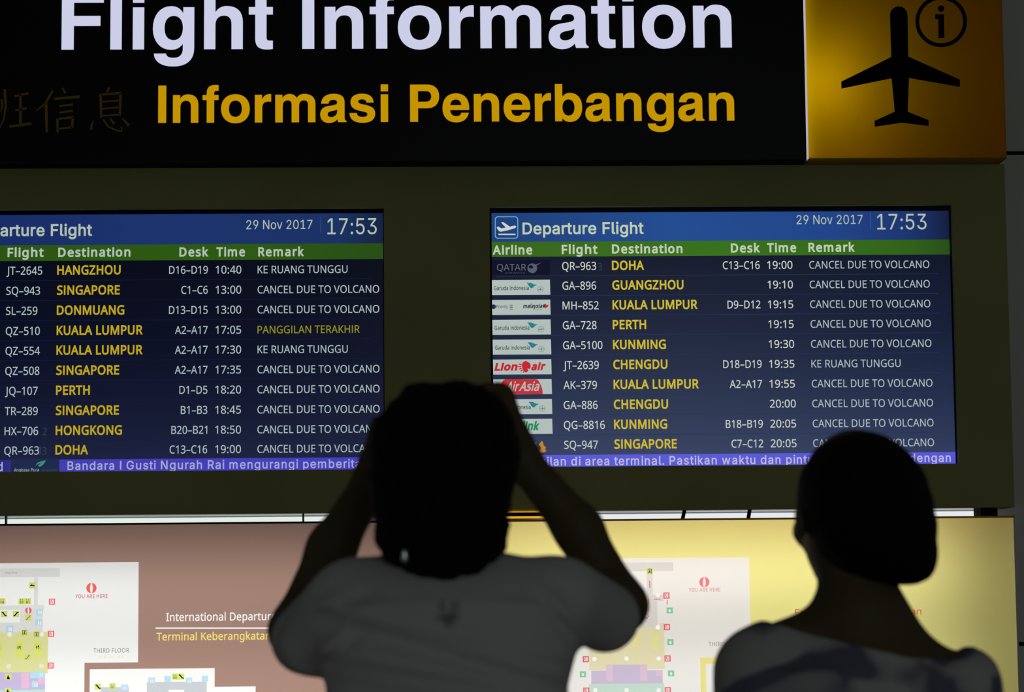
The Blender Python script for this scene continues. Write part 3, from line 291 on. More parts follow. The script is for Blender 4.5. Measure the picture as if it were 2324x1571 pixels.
 "s": "365|182,-8 c156,-8,133,-4,112,3 c92,11,75,23,62,38 c49,53,40,72,36,94 l94,107 c99,86,109,70,124,60 c139,50,158,45,181,45 c208,45,229,51,244,62 c260,74,268,87,268,103 c268,116,263,127,254,136 c245,144,231,151,212,155 l149,170 c115,178,89,191,72,208 c55,225,47,247,47,274 c47,296,53,315,65,332 c77,348,94,361,115,370 c136,380,160,384,187,384 c213,384,235,380,254,372 c272,365,287,353,299,339 c310,325,319,309,324,290 l268,277 c263,292,255,304,243,316 c230,327,212,333,187,333 c165,333,146,327,131,317 c116,306,109,293,109,277 c109,263,114,252,124,243 c134,235,150,228,172,223 l229,209 c264,201,290,188,306,171 c323,154,331,133,331,107 c331,84,325,64,312,47 c300,30,282,16,260,6 c237,-3,211,-8,182,-8",
 "t": "227|204,379 l204,327 l6,327 l6,379|65,471 l126,471 l126,98 c126,81,129,69,136,61 c143,54,154,50,170,50 l185,51 l202,54 l213,2 l192,-3 l168,-4 c136,-4,110,4,92,21 c74,38,65,62,65,93",
 "u": "410|182,-5 c157,-5,134,0,115,11 c95,21,80,37,69,59 c58,80,53,107,53,139 l53,379 l114,379 l114,144 c114,114,121,91,137,75 c152,58,173,50,200,50 c218,50,235,54,249,62 c264,70,275,81,283,97 c292,112,296,131,296,153 l296,379 l357,379 l357,0 l298,0 l298,92 l307,92 c295,57,279,32,257,17 c235,2,211,-5,182,-5",
 "v": "389|163,0 l17,379 l84,379 l165,155 l187,87 l206,21 l184,21 l203,87 l224,155 l305,379 l371,379 l226,0",
 "w": "567|138,0 l23,379 l87,379 l133,214 l154,137 l175,41 l165,41 l186,135 l206,214 l252,379 l316,379 l362,214 l382,136 l402,41 l391,41 l413,135 l434,214 l480,379 l545,379 l429,0 l368,0 l319,172 l305,225 l291,280 l277,338 l291,338 l277,280 l263,225 l248,172 l199,0"}

def outline(t, n):
    a = t.split('|'); out = []
    for c in a[1:]:
        if not c: continue
        k = c.split(' '); pts = [tuple(float(v) for v in k[0].split(','))]
        for q in k[1:]:
            v = [float(w_) for w_ in q[1:].split(',')]
            if q[0] == 'l': pts.append((v[0], v[1])); continue
            p0 = pts[-1]
            for j in range(1, n+1):
                u = j/n; b0, b1, b2, b3 = (1-u)**3, 3*u*(1-u)**2, 3*u*u*(1-u), u**3
                pts.append((b0*p0[0]+b1*v[0]+b2*v[2]+b3*v[4], b0*p0[1]+b1*v[1]+b2*v[3]+b3*v[5]))
        if math.dist(pts[0], pts[-1]) < 2: pts.pop()
        out.append([(x/1000, y/1000) for x, y in pts])
    return int(a[0])/1000, out
from mathutils.geometry import delaunay_2d_cdt
def fill_nonzero(cs):
    """triangles inside the outlines by winding number, so overlapping strokes merge"""
    P = []; E = []
    for c in cs:
        n = len(P); P += [Vector(p) for p in c]; E += [(n+i, n+(i+1) % len(c)) for i in range(len(c))]
    area = lambda c: sum(c[i-1][0]*c[i][1]-c[i][0]*c[i-1][1] for i in range(len(c)))
    sg = 1 if area(max(cs, key=lambda c: abs(area(c)))) > 0 else -1
    v, e_, f, *_r = delaunay_2d_cdt(P, E, [], 0, 1e-6)
    V = np.array([tuple(p) for p in v]); T = np.array(f); c = V[T].mean(1); w_ = np.zeros(len(T))
    for k in cs:
        A = np.array(k); Bq = np.roll(A, -1, 0)
        for a, b in zip(A, Bq):
            cr = (b[0]-a[0])*(c[:, 1]-a[1])-(b[1]-a[1])*(c[:, 0]-a[0])
            w_ += ((a[1] <= c[:, 1]) & (b[1] > c[:, 1]) & (cr > 0)).astype(int)-((a[1] > c[:, 1]) & (b[1] <= c[:, 1]) & (cr < 0)).astype(int)
    return np.concatenate([V, np.zeros((len(V), 1))], 1), [tuple(int(i) for i in t) for t in T[w_*sg > 0]]
FONT_M = dict(FONT_N)
FONT_N['I'] = '228|78,0 l78,573 l150,573 l150,0'; FONT_I['I'] = '185|60,0 l60,509 l125,509 l125,0'
def fatten(cs, b):
    """move every outline outwards by b (holes shrink)"""
    if not cs or not b: return cs
    area = lambda c: sum(c[i-1][0]*c[i][1]-c[i][0]*c[i-1][1] for i in range(len(c)))
    sg = -1 if area(max(cs, key=lambda c: abs(area(c)))) > 0 else 1; out = []
    for c in cs:
        c = [q for i, q in enumerate(c) if math.dist(q, c[i-1]) > .0015]; n = len(c); r = []
        for i in range(n):
            p, q, t = c[i-1], c[i], c[(i+1) % n]
            a = (q[0]-p[0], q[1]-p[1]); d = (t[0]-q[0], t[1]-q[1]); la, ld = math.hypot(*a) or 1e-9, math.hypot(*d) or 1e-9
            n1 = (-a[1]/la*sg, a[0]/la*sg); n2 = (-d[1]/ld*sg, d[0]/ld*sg); mx_, my_ = n1[0]+n2[0], n1[1]+n2[1]; m2 = mx_*mx_+my_*my_
            k = 2/max(m2, 1.1); r.append((q[0]+mx_*k*b, q[1]+my_*k*b))
        out.append(r)
    return out
_tc = {}; _gc = {}
def glyphs(s, bold=0.0, space=1.0, font='N'):
    k = (s, bold, space, font)
    if k in _tc: return _tc[k]
    F = {'N': FONT_N, 'I': FONT_I, 'M': FONT_M}[font]; X = 0; V = []; Fc = []; n = 0
    for ch in s:
        g = (ch, bold, font)
        if g not in _gc:
            adv, cs = outline(F.get(ch, F[' ']), 3)
            cs = fatten(cs, bold)
            _gc[g] = (adv,)+(fill_nonzero(cs) if cs else (np.zeros((0, 3)), []))
        adv, v, f = _gc[g]
        V.append(v+np.array((X, 0, 0))); Fc += [tuple(i+n for i in q) for q in f]; n += len(v); X += adv*space+bold
    _tc[k] = (np.concatenate(V), Fc); return _tc[k]
CAPH = {'N': glyphs('H')[0][:, 1].max(), 'M': glyphs('H')[0][:, 1].max(), 'I': glyphs('D', 0, 1, 'I')[0][:, 1].max()}
def width_of(s, bold=0.0, space=1.0, font='N'):
    a = glyphs(s, bold, space, font)[0]; return a[:, 0].max()-a[:, 0].min()
def type_(name, s, Y, x0, x1, yb, cap, mat, parent, bold=0.0, space=1.0, sx=None, align='L', shear=0.0, ym=None, font='N'):
    """a line of type; x0/x1 pixel ends (or one end + sx = x-scale), yb baseline pixel row, cap = cap height in pixels"""
    if name == 'map_text': font = 'M'
    a, f = glyphs(s, bold, space, font); ym = yb if ym is None else ym
    mn, mx = a[:, 0].min(), a[:, 0].max(); pm = 1/ppm(Y)*1.0
    if sx is None:
        X0, X1 = wx(x0, ym, Y), wx(x1, ym, Y); k = (X1-X0)/(mx-mn)
    else:
        k = sx
        if align == 'L': X0 = wx(x0, ym, Y)
        elif align == 'R': X0 = wx(x1, ym, Y)-k*(mx-mn)
        else: X0 = wx((x0+x1)/2, ym, Y)-k*(mx-mn)/2
    zb = wz((x0 if x0 is not None else x1), yb, Y); ky = cap*pm*1.0/CAPH[font]
    V = np.stack([X0+(a[:, 0]-mn)*k+shear*a[:, 1]*ky, np.full(len(a), Y), zb+a[:, 1]*ky], 1)
    return obj(name, V, f, mat, parent)

# ------------------------------------------------------------------ grotesque bold capitals and lower case for the big sign
GL = {
'F': (611, "M76 0 L76 718 L595 718 L595 595 L226 595 L226 425 L555 425 L555 300 L226 300 L226 0 Z"),
'I': (278, "M64 0 L64 718 L214 718 L214 0 Z"),
'P': (667, "M73 0 L73 718 L400 718 C545 718 627 632 627 490 C627 350 540 262 400 262 L223 262 L223 0 Z M223 385 L223 595 L370 595 C440 595 477 560 477 490 C477 420 440 385 370 385 Z"),
'l': (278, "M69 0 L69 718 L209 718 L209 0 Z"),
'i': (278, "M69 0 L69 532 L209 532 L209 0 Z M69 592 L69 725 L209 725 L209 592 Z"),
'h': (611, "M65 0 L65 718 L205 718 L205 463 C230 515 285 546 345 546 C475 546 546 475 546 343 L546 0 L406 0 L406 305 C406 388 375 426 311 426 C246 426 205 382 205 312 L205 0 Z"),
'n': (611, "M65 0 L65 532 L199 532 L199 457 C228 515 280 546 349 546 C475 546 546 473 546 345 L546 0 L406 0 L406 308 C406 388 375 426 311 426 C246 426 205 382 205 312 L205 0 Z"),
'm': (889, "M64 0 L64 532 L198 532 L198 462 C226 517 275 546 338 546 C398 546 445 518 470 468 C502 520 552 546 614 546 C745 546 826 480 826 360 L826 0 L686 0 L686 335 C686 395 660 426 608 426 C550 426 515 385 515 320 L515 0 L375 0 L375 335 C375 395 350 426 298 426 C240 426 204 385 204 320 L204 0 Z"),
'o': (611, "M34 266 C34 435 140 546 306 546 C472 546 578 435 578 266 C578 97 472 -14 306 -14 C140 -14 34 97 34 266 Z M182 266 C182 168 226 106 306 106 C386 106 430 168 430 266 C430 364 386 426 306 426 C226 426 182 364 182 266 Z"),
'f': (333, "M95 0 L95 438 L16 438 L16 532 L95 532 L95 570 C95 678 150 727 260 727 C282 727 300 725 318 723 L318 616 C304 617 294 617 283 617 C250 617 235 603 235 572 L235 532 L318 532 L318 438 L235 438 L235 0 Z"),
't': (333, "M90 438 L10 438 L10 532 L90 532 L90 676 L230 676 L230 532 L309 532 L309 438 L230 438 L230 150 C230 116 240 104 275 104 L309 104 L309 2 C290 -3 265 -6 235 -6 C135 -6 90 35 90 130 Z"),
'r': (389, "M64 0 L64 532 L199 532 L199 440 C232 510 280 546 345 546 C355 546 364 545 373 543 L373 400 C355 403 338 404 322 404 C245 404 204 365 204 290 L204 0 Z"),
'a': (556, "M527 0 L372 0 C364 18 359 38 357 58 C318 10 262 -14 196 -14 C92 -14 29 48 29 146 C29 250 92 297 205 313 C322 330 352 340 352 378 C352 415 325 434 277 434 C225 434 192 412 186 360 L48 360 C52 478 140 546 285 546 C420 546 492 492 492 392 L492 90 C492 48 500 30 527 20 Z M352 246 C330 232 300 226 250 216 C195 205 169 186 169 150 C169 115 193 95 233 95 C305 95 352 140 352 205 Z"),
'g': (611, "M417 532 L553 532 L553 15 C553 -135 465 -217 295 -217 C150 -217 58 -160 54 -55 L204 -55 C209 -92 240 -110 298 -110 C375 -110 413 -70 413 5 L413 72 C380 20 330 -6 265 -6 C130 -6 40 105 40 262 C40 430 130 546 268 546 C335 546 385 515 417 455 Z M184 270 C184 175 224 114 298 114 C370 114 413 175 413 270 C413 365 370 424 298 424 C224 424 184 365 184 270 Z"),
'b': (611, "M61 0 L61 718 L201 718 L201 470 C235 520 285 546 345 546 C485 546 578 440 578 265 C578 92 485 -14 345 -14 C280 -14 230 12 197 62 L197 0 Z M201 266 C201 170 246 106 318 106 C390 106 434 170 434 266 C434 362 390 424 318 424 C246 424 201 362 201 266 Z"),
'e': (556, "M524 168 C500 52 410 -14 285 -14 C120 -14 23 92 23 262 C23 438 122 546 280 546 C440 546 532 440 532 262 C532 250 531 238 530 226 L168 226 C172 145 215 102 287 102 C337 102 368 122 382 168 Z M170 316 L384 316 C378 390 340 430 280 430 C215 430 178 392 170 316 Z"),
's': (556, "M488 376 L354 376 C350 420 322 440 270 440 C220 440 194 424 194 394 C194 364 222 352 300 336 C440 308 519 268 519 165 C519 48 432 -14 280 -14 C122 -14 34 52 30 172 L170 172 C173 122 208 96 276 96 C340 96 373 114 373 148 C373 180 345 194 262 210 C120 238 50 282 50 384 C50 486 128 546 270 546 C405 546 484 488 488 376 Z"),
}
def parse(path, n=8):
    out = []; cur = []; t = path.replace('M', ' M ').replace('L', ' L ').replace('C', ' C ').replace('Z', ' Z ').split(); i = 0
    while i < len(t):
        c = t[i]
        if c == 'M' : cur = [(float(t[i+1]), float(t[i+2]))]; i += 3
        elif c == 'L': cur.append((float(t[i+1]), float(t[i+2]))); i += 3
        elif c == 'C':
            p0 = cur[-1]; p1, p2, p3 = [(float(t[i+1+2*k]), float(t[i+2+2*k])) for k in range(3)]
            for j in range(1, n+1):
                u = j/n; a, b, d, e = (1-u)**3, 3*u*(1-u)**2, 3*u*u*(1-u), u**3
                cur.append((a*p0[0]+b*p1[0]+d*p2[0]+e*p3[0], a*p0[1]+b*p1[1]+d*p2[1]+e*p3[1]))
            i += 7
        else:
            if math.dist(cur[0], cur[-1]) < 1e-6: cur.pop()
            out.append(cur); i += 1
    return out
def sign_text(name, s, x0, x1, ym, yb, Y, mat, parent, th=.002):
    """line of sign lettering between pixel columns x0..x1 measured at row ym, baseline at (x0, yb)"""
    adv = 0; cs = []; 
    for ch in s:
        if ch == ' ': adv += 278; continue
        wd, p = GL[ch]
        cs.append([[(x+adv, y) for x, y in c] for c in parse(p)]); adv += wd
    xs = [x for g in cs for c in g for x, y in c]; mn, mx = min(xs), max(xs)
    X0, X1 = wx(x0, ym, Y), wx(x1, ym, Y); k = (X1-X0)/(mx-mn); zb = wz((x0+x1)/2, yb, Y)
    objs = []
    for g, ch in zip(cs, s.replace(' ', '')):
        v, f = flat_mesh([[(X0+(x-mn)*k, zb+y*k) for x, y in c] for c in g], th)
        V = np.stack([v[:, 0], Y-v[:, 2]-th/2, v[:, 1]], 1)
        objs.append(obj('letter', V, f, mat, parent))
    return objs

# ================================================================== SETTING
YW = 5.95
floor = struct(MB().box(-4, 5, -3.5, YW, -.05, 0).build('floor', FLOORM))
ceiling = struct(MB().box(-4, 5, -3.5, YW+.0, 3.6, 3.65).build('ceiling', CEILM))
wall = struct(MB().box(-4, 5, YW+.012, YW+.12, 0, 3.6).build('wall_back', BLACKM))
YS = 5.68          # sign front
YH = 5.76          # monitor surround front
zj = wz(2300, 347, YW)
xj = [-4, -2.75, -1.5, -.25, 1.0, 2.25, 3.5, 5.0]
zjs = [0, zj-1.22, zj, min(3.6, zj+1.2)] if zj+1.2 < 3.6 else [0, zj-1.22, zj, 3.6]
for i in range(len(xj)-1):
    for j in range(len(zjs)-1):
        obj('wall_panel', boxv(xj[i]+.003, xj[i+1]-.003, YW+.001, YW+.015, zjs[j]+.005, zjs[j+1]-.005), BF, WALLM, wall)

# ================================================================== MONITOR SURROUND
HX0, HX1 = wx(-310, 760, YH), wx(2291, 760, YH)
HZ0, HZ1 = wz(1162, 1161, YH), wz(1900, 360.5, 5.68)-.0006
# openings (display areas)
YD = 5.792
R_ = dict(x0=wx(1117.5, 770, YD), x1=wx(2161, 770, YD), z0=wz(1650, 1058.5, YD), z1=wz(1650, 481, YD))
SW = R_['x1']-R_['x0']
L_x1 = wx(870.5, 770, YD)
L_ = dict(x0=L_x1-SW, x1=L_x1, z0=wz(430, 1070.5, YD), z1=wz(430, 486, YD))
def opening(D, rt=.004):
    # opening in the face of the surround, seen a little in front of the display
    return D
sur = empty('monitor_surround', ((HX0+HX1)/2, YW, HZ0), 'wide olive grey cabinet holding the two flight monitors under the black sign', 'cabinet')
oR = (wx(1113.5, 770, YH), wx(2169, 770, YH), wz(1650, 1056.5, YH), wz(1650, 467, YH))
oL = (L_['x0']-.008, wx(872, 770, YH), wz(430, 1068.5, YH), wz(430, 473.5, YH))
m = MB()
def frame_face(m, y0, y1):
    m.box(HX0, oL[0], y0, y1, HZ0, HZ1); m.box(oL[1], oR[0], y0, y1, HZ0, HZ1); m.box(oR[1], HX1, y0, y1, HZ0, HZ1)
    m.box(oL[0], oL[1], y0, y1, HZ0, oL[2]); m.box(oL[0], oL[1], y0, y1, oL[3], HZ1)
    m.box(oR[0], oR[1], y0, y1, HZ0, oR[2]); m.box(oR[0], oR[1], y0, y1, oR[3], HZ1)
frame_face(m, YH, YH+.018); m.build('front_panel', OLIVE, sur)
MB().box(HX1-.018, HX1, YH+.018, YW, HZ0, HZ1).build('side_panel', OLIVE, sur)
MB().box(HX0, HX0+.018, YH+.018, YW, HZ0, HZ1).build('side_panel', OLIVE, sur)
part_label(MB().box(HX0+.018, HX1-.018, YH+.018, YW, HZ0+.001, HZ0+.014).build('bottom_panel', UNDER, sur), 'white underside catching the strip light')
MB().box(HX0+.018, HX1-.018, YH+.018, YW, HZ1-.016, HZ1-.001).build('top_panel', OLIVE, sur)

# ================================================================== FLIGHT MONITORS
def screen_mat(name, stops, gloss=True):
    """lit display: a vertical run of colours (backdrop, with reflected haze painted into the table) under clear coated glass"""
    m = bpy.data.materials.new(name); m.use_nodes = True; nt = m.node_tree; b = nt.nodes['Principled BSDF']
    b.inputs['Base Color'].default_value = (.004, .004, .005, 1); b.inputs['Roughness'].default_value = .29; b.inputs['Specular IOR Level'].default_value = .5
    if gloss == 0: b.inputs['Specular IOR Level'].default_value = .2
    a = nt.nodes.new('ShaderNodeVertexColor'); a.layer_name = 'print'
    nt.links.new(a.outputs[0], b.inputs['Emission Color']); b.inputs['Emission Strength'].default_value = 1.0
    return m
SCREEN = screen_mat('display_glass', None)
def grid_print(name, X0, X1, Z0, Z1, Y, colfun, mat, parent, nx=24, nz=24):
    xs = np.linspace(X0, X1, nx+1); zs = np.linspace(Z0, Z1, nz+1)
    V = [(x, Y, z) for z in zs for x in xs]; F = [(j*(nx+1)+i, j*(nx+1)+i+1, (j+1)*(nx+1)+i+1, (j+1)*(nx+1)+i) for j in range(nz) for i in range(nx)]
    o = obj(name, V, F, mat, parent)
    ca = o.data.color_attributes.new('print', 'FLOAT_COLOR', 'POINT')
    cols = []
    for x, y, z in V: cols += [*lin(colfun((x-X0)/(X1-X0), (z-Z0)/(Z1-Z0))), 1]
    ca.data.foreach_set('color', cols); return o
def mixc(stops, t):
    for (a, ca), (b, cb) in zip(stops, stops[1:]):
        if t <= b: u = (t-a)/(b-a); return tuple(ca[i]+(cb[i]-ca[i])*u for i in range(3))
    return stops[-1][1]

WHITE = emis((200, 208, 200)); SOFTW = emis((172, 188, 190)); DIMW = emis((120, 135, 150)); GHOST = emis((52, 66, 92))
PALE = emis((190, 205, 178)); PALE2 = emis((176, 192, 176)); YEL = emis((190, 165, 28)); YEL2 = emis((205, 185, 50)); YEL3 = emis((150, 145, 30))

def monitor(D, label, rows, side):
    cx = (D['x0']+D['x1'])/2
    t = empty('flight_monitor', (cx, YD, D['z0']), label, 'monitor', 'flight monitors in the grey surround')
    bz = .012; x0, x1, z0, z1 = D['x0'], D['x1'], D['z0'], D['z1']
    f = MB(); y0, y1 = YD-.006, YD+.004
    f.box(x0-bz, x0, y0, y1, z0-bz, z1+bz); f.box(x1, x1+bz, y0, y1, z0-bz, z1+bz); f.box(x0, x1, y0, y1, z0-bz, z0); f.box(x0, x1, y0, y1, z1, z1+bz)
    f.build('bezel', BEZEL, t)
    MB().box(x0-bz, x1+bz, y1, y1+.05, z0-bz, z1+bz).build('housing', BEZEL, t)
    H = z1-z0
    # display picture: header bar, column bar, table, ticker as bands of one panel
    if side == 'R':
        hb0 = wz(1630, 546.5, YD); hb1 = wz(1630, 580.5, YD); tk = wz(1650, 1030.0, YD)
        head = lambda u, v: mixc([(0, (26, 62, 122)), (.4, (30, 74, 144)), (.75, (28, 66, 136)), (.93, (24, 48, 108)), (1, (16, 26, 60))], u)
        green = lambda u, v: mixc([(0, (56, 100, 22)), (.5, (52, 112, 18)), (.9, (48, 100, 20)), (1, (36, 78, 20))], u)
        tabc = lambda u, v: mixc([(0, (46, 58, 92)), (.3, (30, 42, 72)), (.6, (18, 28, 56)), (1, (10, 17, 40))], v)  # reflected haze painted into the table colour, lighter towards the bottom
        tick = lambda u, v: (86, 84, 212)
    else:
        hb0 = wz(430, 554.5, YD); hb1 = wz(430, 590.5, YD); tk = wz(430, 1041.0, YD)
        head = lambda u, v: mixc([(0, (20, 40, 100)), (.5, (26, 50, 110)), (.9, (24, 48, 100)), (1, (16, 32, 66))], u)
        green = lambda u, v: mixc([(0, (40, 84, 14)), (.7, (44, 90, 14)), (1, (38, 76, 16))], u)
        tabc = lambda u, v: mixc([(0, (26, 32, 62)), (.25, (16, 22, 48)), (.6, (6, 11, 34)), (1, (3, 7, 24))], v)  # same haze painted in, weaker on this monitor
        tick = lambda u, v: mixc([(0, (40, 40, 120)), (.19, (40, 40, 130)), (.25, (66, 62, 176)), (1, (64, 62, 190))], u)
    part_label(grid_print('header_bar', x0, x1, hb0, z1, YD, head, SCREEN, t, 20, 4), 'blue header band with the title, date and time')
    part_label(grid_print('column_bar', x0, x1, hb1, hb0, YD, green, SCREEN, t, 12, 1), 'green band with the column names')
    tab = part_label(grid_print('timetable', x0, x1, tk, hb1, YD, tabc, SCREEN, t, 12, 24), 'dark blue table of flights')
    tb = part_label(grid_print('ticker_bar', x0, x1, z0, tk, YD, tick, SCREEN, t, 16, 1), 'violet news ticker along the lower edge')
    return t, tab, tb
Yt = YD-.0008
ROWS_L = [('JT-2645', 'HANGZHOU', 'D16-D19', '10:40', 'KE RUANG TUNGGU'), ('SQ-943', 'SINGAPORE', 'C1-C6', '13:00', 'CANCEL DUE TO VOLCANO'),
 ('SL-259', 'DONMUANG', 'D13-D15', '13:00', 'CANCEL DUE TO VOLCANO'), ('QZ-510', 'KUALA LUMPUR', 'A2-A17', '17:05', 'PANGGILAN TERAKHIR'),
 ('QZ-554', 'KUALA LUMPUR', 'A2-A17', '17:30', 'KE RUANG TUNGGU'), ('QZ-508', 'SINGAPORE', 'A2-A17', '17:35', 'CANCEL DUE TO VOLCANO'),
 ('JQ-107', 'PERTH', 'D1-D5', '18:20', 'CANCEL DUE TO VOLCANO'), ('TR-289', 'SINGAPORE', 'B1-B3', '18:45', 'CANCEL DUE TO VOLCANO'),
 ('HX-706', 'HONGKONG', 'B20-B21', '18:50', 'CANCEL DUE TO VOLCANO'), ('QR-963', 'DOHA', 'C13-C16', '19:00', 'CANCEL DUE TO VOLCANO')]
ROWS_R = [('QR-963', 'DOHA', 'C13-C16', '19:00', 'CANCEL DUE TO VOLCANO'), ('GA-896', 'GUANGZHOU', '', '19:10', 'CANCEL DUE TO VOLCANO'),
 ('MH-852', 'KUALA LUMPUR', 'D9-D12', '19:15', 'CANCEL DUE TO VOLCANO'), ('GA-728', 'PERTH', '', '19:15', 'CANCEL DUE TO VOLCANO'),
 ('GA-5100', 'KUNMING', '', '19:30', 'CANCEL DUE TO VOLCANO'), ('JT-2639', 'CHENGDU', 'D18-D19', '19:35', 'KE RUANG TUNGGU'),
 ('AK-379', 'KUALA LUMPUR', 'A2-A17', '19:55', 'CANCEL DUE TO VOLCANO'), ('GA-886', 'CHENGDU', '', '20:00', 'CANCEL DUE TO VOLCANO'),
 ('QG-8816', 'KUNMING', 'B18-B19', '20:05', 'CANCEL DUE TO VOLCANO'), ('SQ-947', 'SINGAPORE', 'C7-C12', '20:05', 'CANCEL DUE TO VOLCANO')]
monL, tabL, tickL = monitor(L_, 'left flight monitor, its left edge cut off, first row flying to Hangzhou', ROWS_L, 'L')
monR, tabR, tickR = monitor(R_, 'right flight monitor with airline logos, first row flying to Doha', ROWS_R, 'R')
def dash(s): return s.replace('-', '\u2013')
def fill_rows(tab, rows, ys, xm, cols, sxs, colors):
    # ys: baseline rows measured at column xm[4]
    for i, (fl, de, dk, tm, rk) in enumerate(rows):
        z_y = lambda px: None
        yb = ys[i]; zb = wz(xm, yb, Yt)
        def put(name, s, x, al, cap, mat, bold, sx, yx):
            a, f = glyphs(dash(s), bold)
            mn, mxx = a[:, 0].min(), a[:, 0].max(); ky = cap/ppm(Yt)/CAPH['N']
            X = wx(x, yx, Yt)
            if al == 'R': X -= sx*(mxx-mn)
            V = np.stack([X+(a[:, 0]-mn)*sx, np.full(len(a), Yt), zb+a[:, 1]*ky], 1)
            return obj(name, V, f, mat, tab)
        cf, cdst, cd_, ct, cr = cols
        put('flight_number', fl, cf, 'L', 18.3, colors[0], 0.004, sxs[0], 800)
        put('destination', de, cdst, 'L', 20.0, colors[1], .022, sxs[1], 800)
        if dk: put('desk_range', dk, cd_, 'R', 17.8, colors[0], 0.004, sxs[2], 800)
        put('departure_time', tm, ct, 'L', 17.8, colors[0], 0.004, sxs[3], 800)
        put('remark', rk, cr, 'L', 17.3, colors[2] if rk.startswith('PANG') else colors[3], 0.002, sxs[4], 800)
def sxw(s, px, bold): return px/ppm(Yt)/width_of(dash(s), bold)
yL = [620.5, 666, 711.4, 757.0, 802, 847.4, 892.8, 938.5, 983.7, 1028]
yR = [609.8, 654.3, 699.2, 744, 789.3, 834.3, 879.5, 924.7, 970, 1014.8]
sxs = [sxw('GA-5100', 90, .004), sxw('KUALA LUMPUR', 195, .022), sxw('D16-D19', 88, .004), sxw('20:05', 59, .004), sxw('CANCEL DUE TO VOLCANO', 277, .002)]
fill_rows(tabL, ROWS_L, yL, 585, (12.5, 128, 471, 489, 584.5), sxs, (SOFTW, YEL, YEL3, SOFTW))
fill_rows(tabR, ROWS_R, yR, 1840, (1278, 1391.5, 1728, 1745, 1841), sxs, (WHITE, YEL2, YEL2, SOFTW))
# stray doubled digits where the text is being refreshed
type_('refresh_ghost', '2', Yt, 97, 106, 988, 17, GHOST, tabL); type_('refresh_ghost', '33', Yt, 84, 105, 1032, 17, GHOST, tabL, ); type_('refresh_ghost', '3', Yt, 1357, 1366, 614, 17, GHOST, tabR)
# faint rules between the rows
def rules(tab, D, ys, xm, mat):
    f = MB(); h = (wz(xm, ys[0], Yt)-wz(xm, ys[-1], Yt))/9
    for y in ys[:-1]:
        z = wz(xm, y, Yt)-h*.31
        f.poly([(D['x0']+.01, YD-.0004, z), (D['x1']-.03, YD-.0004, z), (D['x1']-.03, YD-.0004, z+.0012), (D['x0']+.01, YD-.0004, z+.0012)])
    f.build('row_rules', mat, tab)
rules(tabL, L_, yL, 585, emis((20, 30, 56))); rules(tabR, R_, yR, 1840, emis((38, 52, 86)))
# headers
hl = [c for c in monL.children if c.name.startswith('header')][0]; hr = [c for c in monR.children if c.name.startswith('header')][0]
cl = [c for c in monL.children if c.name.startswith('column')][0]; cr_ = [c for c in monR.children if c.name.startswith('column')][0]
type_('title', 'Departure Flight', Yt, -67, 209, 536, 26, PALE2, hl, bold=.016, font='I')
type_('title', 'Departure Flight', Yt, 1186, 1461, 531.5, 26, PALE, hr, bold=.016, font='I')
type_('date', '29 Nov 2017', Yt, 559, 709, 520.5, 21, PALE2, hl, font='I'); type_('date', '29 Nov 2017', Yt, 1808, 1958, 509, 21, PALE2, hr, font='I')
type_('clock', '17:53', Yt, 743, 855, 532, 37, PALE2, hl, font='I'); type_('clock', '17:53', Yt, 1991, 2103, 521, 36, PALE2, hr, font='I')
art('divider', [rect(727, 492, 728.5, 526)], Yt, emis((40, 80, 120)), hl); art('divider', [rect(1975, 482, 1976.5, 520)], Yt, emis((50, 90, 140)), hr)
for s, a, b in (('Flight', 17, 99), ('Destination', 132, 296), ('Desk', 407, 473), ('Time', 491, 556), ('Remark', 586, 690)):
    type_('column_title', s, Yt, a, b, 582.8-(a-60)*.003, 19.5, PALE2, cl, bold=.028, space=1.1)
for s, a, b in (('Airline', 1118, 1208), ('Flight', 1275, 1356), ('Destination', 1389, 1549), ('Desk', 1659, 1725), ('Time', 1741, 1807), ('Remark', 1835, 1940)):
    type_('column_title', s, Yt, a, b, 576.5-(a-1200)*.0085, 19.5, PALE, cr_, bold=.028, space=1.1)
art('plane_badge', [rrect(1123, 491, 1176, 542, 7), rrect(1125, 493, 1174, 540, 6)], Yt, emis((110, 170, 200)), hr)
art('plane_symbol', [[(1127, 516), (1131, 514.5), (1138, 518.5), (1148, 516.5), (1137, 505), (1142, 504), (1157, 514.5), (1168, 512), (1172, 514), (1169, 518), (1150, 523.5), (1135, 526), (1130, 522)]], Yt, emis((205, 212, 205)), hr)
art('plane_symbol', [rect(1131, 530.5, 1170, 533.5)], Yt, emis((205, 212, 205)), hr)
# tickers
part_label(art('ticker_logo_field', [rect(24, 1041.5, 135, 1077)], YD-.0003, emis((32, 42, 78)), tickL), 'darker field with the airport logo')
LG = emis((150, 165, 150))
type_('ticker_logo_text', 'Angkasa Pura', YD-.0008, 31, 88, 1070.5, 7, LG, tickL, bold=.01, shear=.1)
type_('ticker_logo_text', 'Airports', YD-.0008, 95, 129, 1070, 5, emis((40, 90, 70)), tickL)
art('ticker_logo_leaf', [[(80, 1059), (84, 1051), (94, 1047), (104, 1045), (101, 1051), (96, 1057), (90, 1060), (86, 1057), (94, 1051), (85, 1054)]], YD-.0008, emis((60, 140, 110)), tickL)
TK = emis((166, 168, 205)); TKR = emis((188, 186, 214))
type_('ticker_text', 'd', Yt, -6, 6, 1069.5, 20, TK, tickL, bold=.012, font='I')
type_('ticker_text', 'Bandara I Gusti Ngurah Rai mengurangi pemberita', Yt, 153, 818, 1066.8, 19, TK, tickL, bold=.012, space=1.12, font='I')
type_('ticker_text', 'panggilan di area terminal. Pastikan waktu dan pintu', Yt, 1158, 1846, 1057.5, 19, TKR, tickR, bold=.012, space=1.12, font='I')
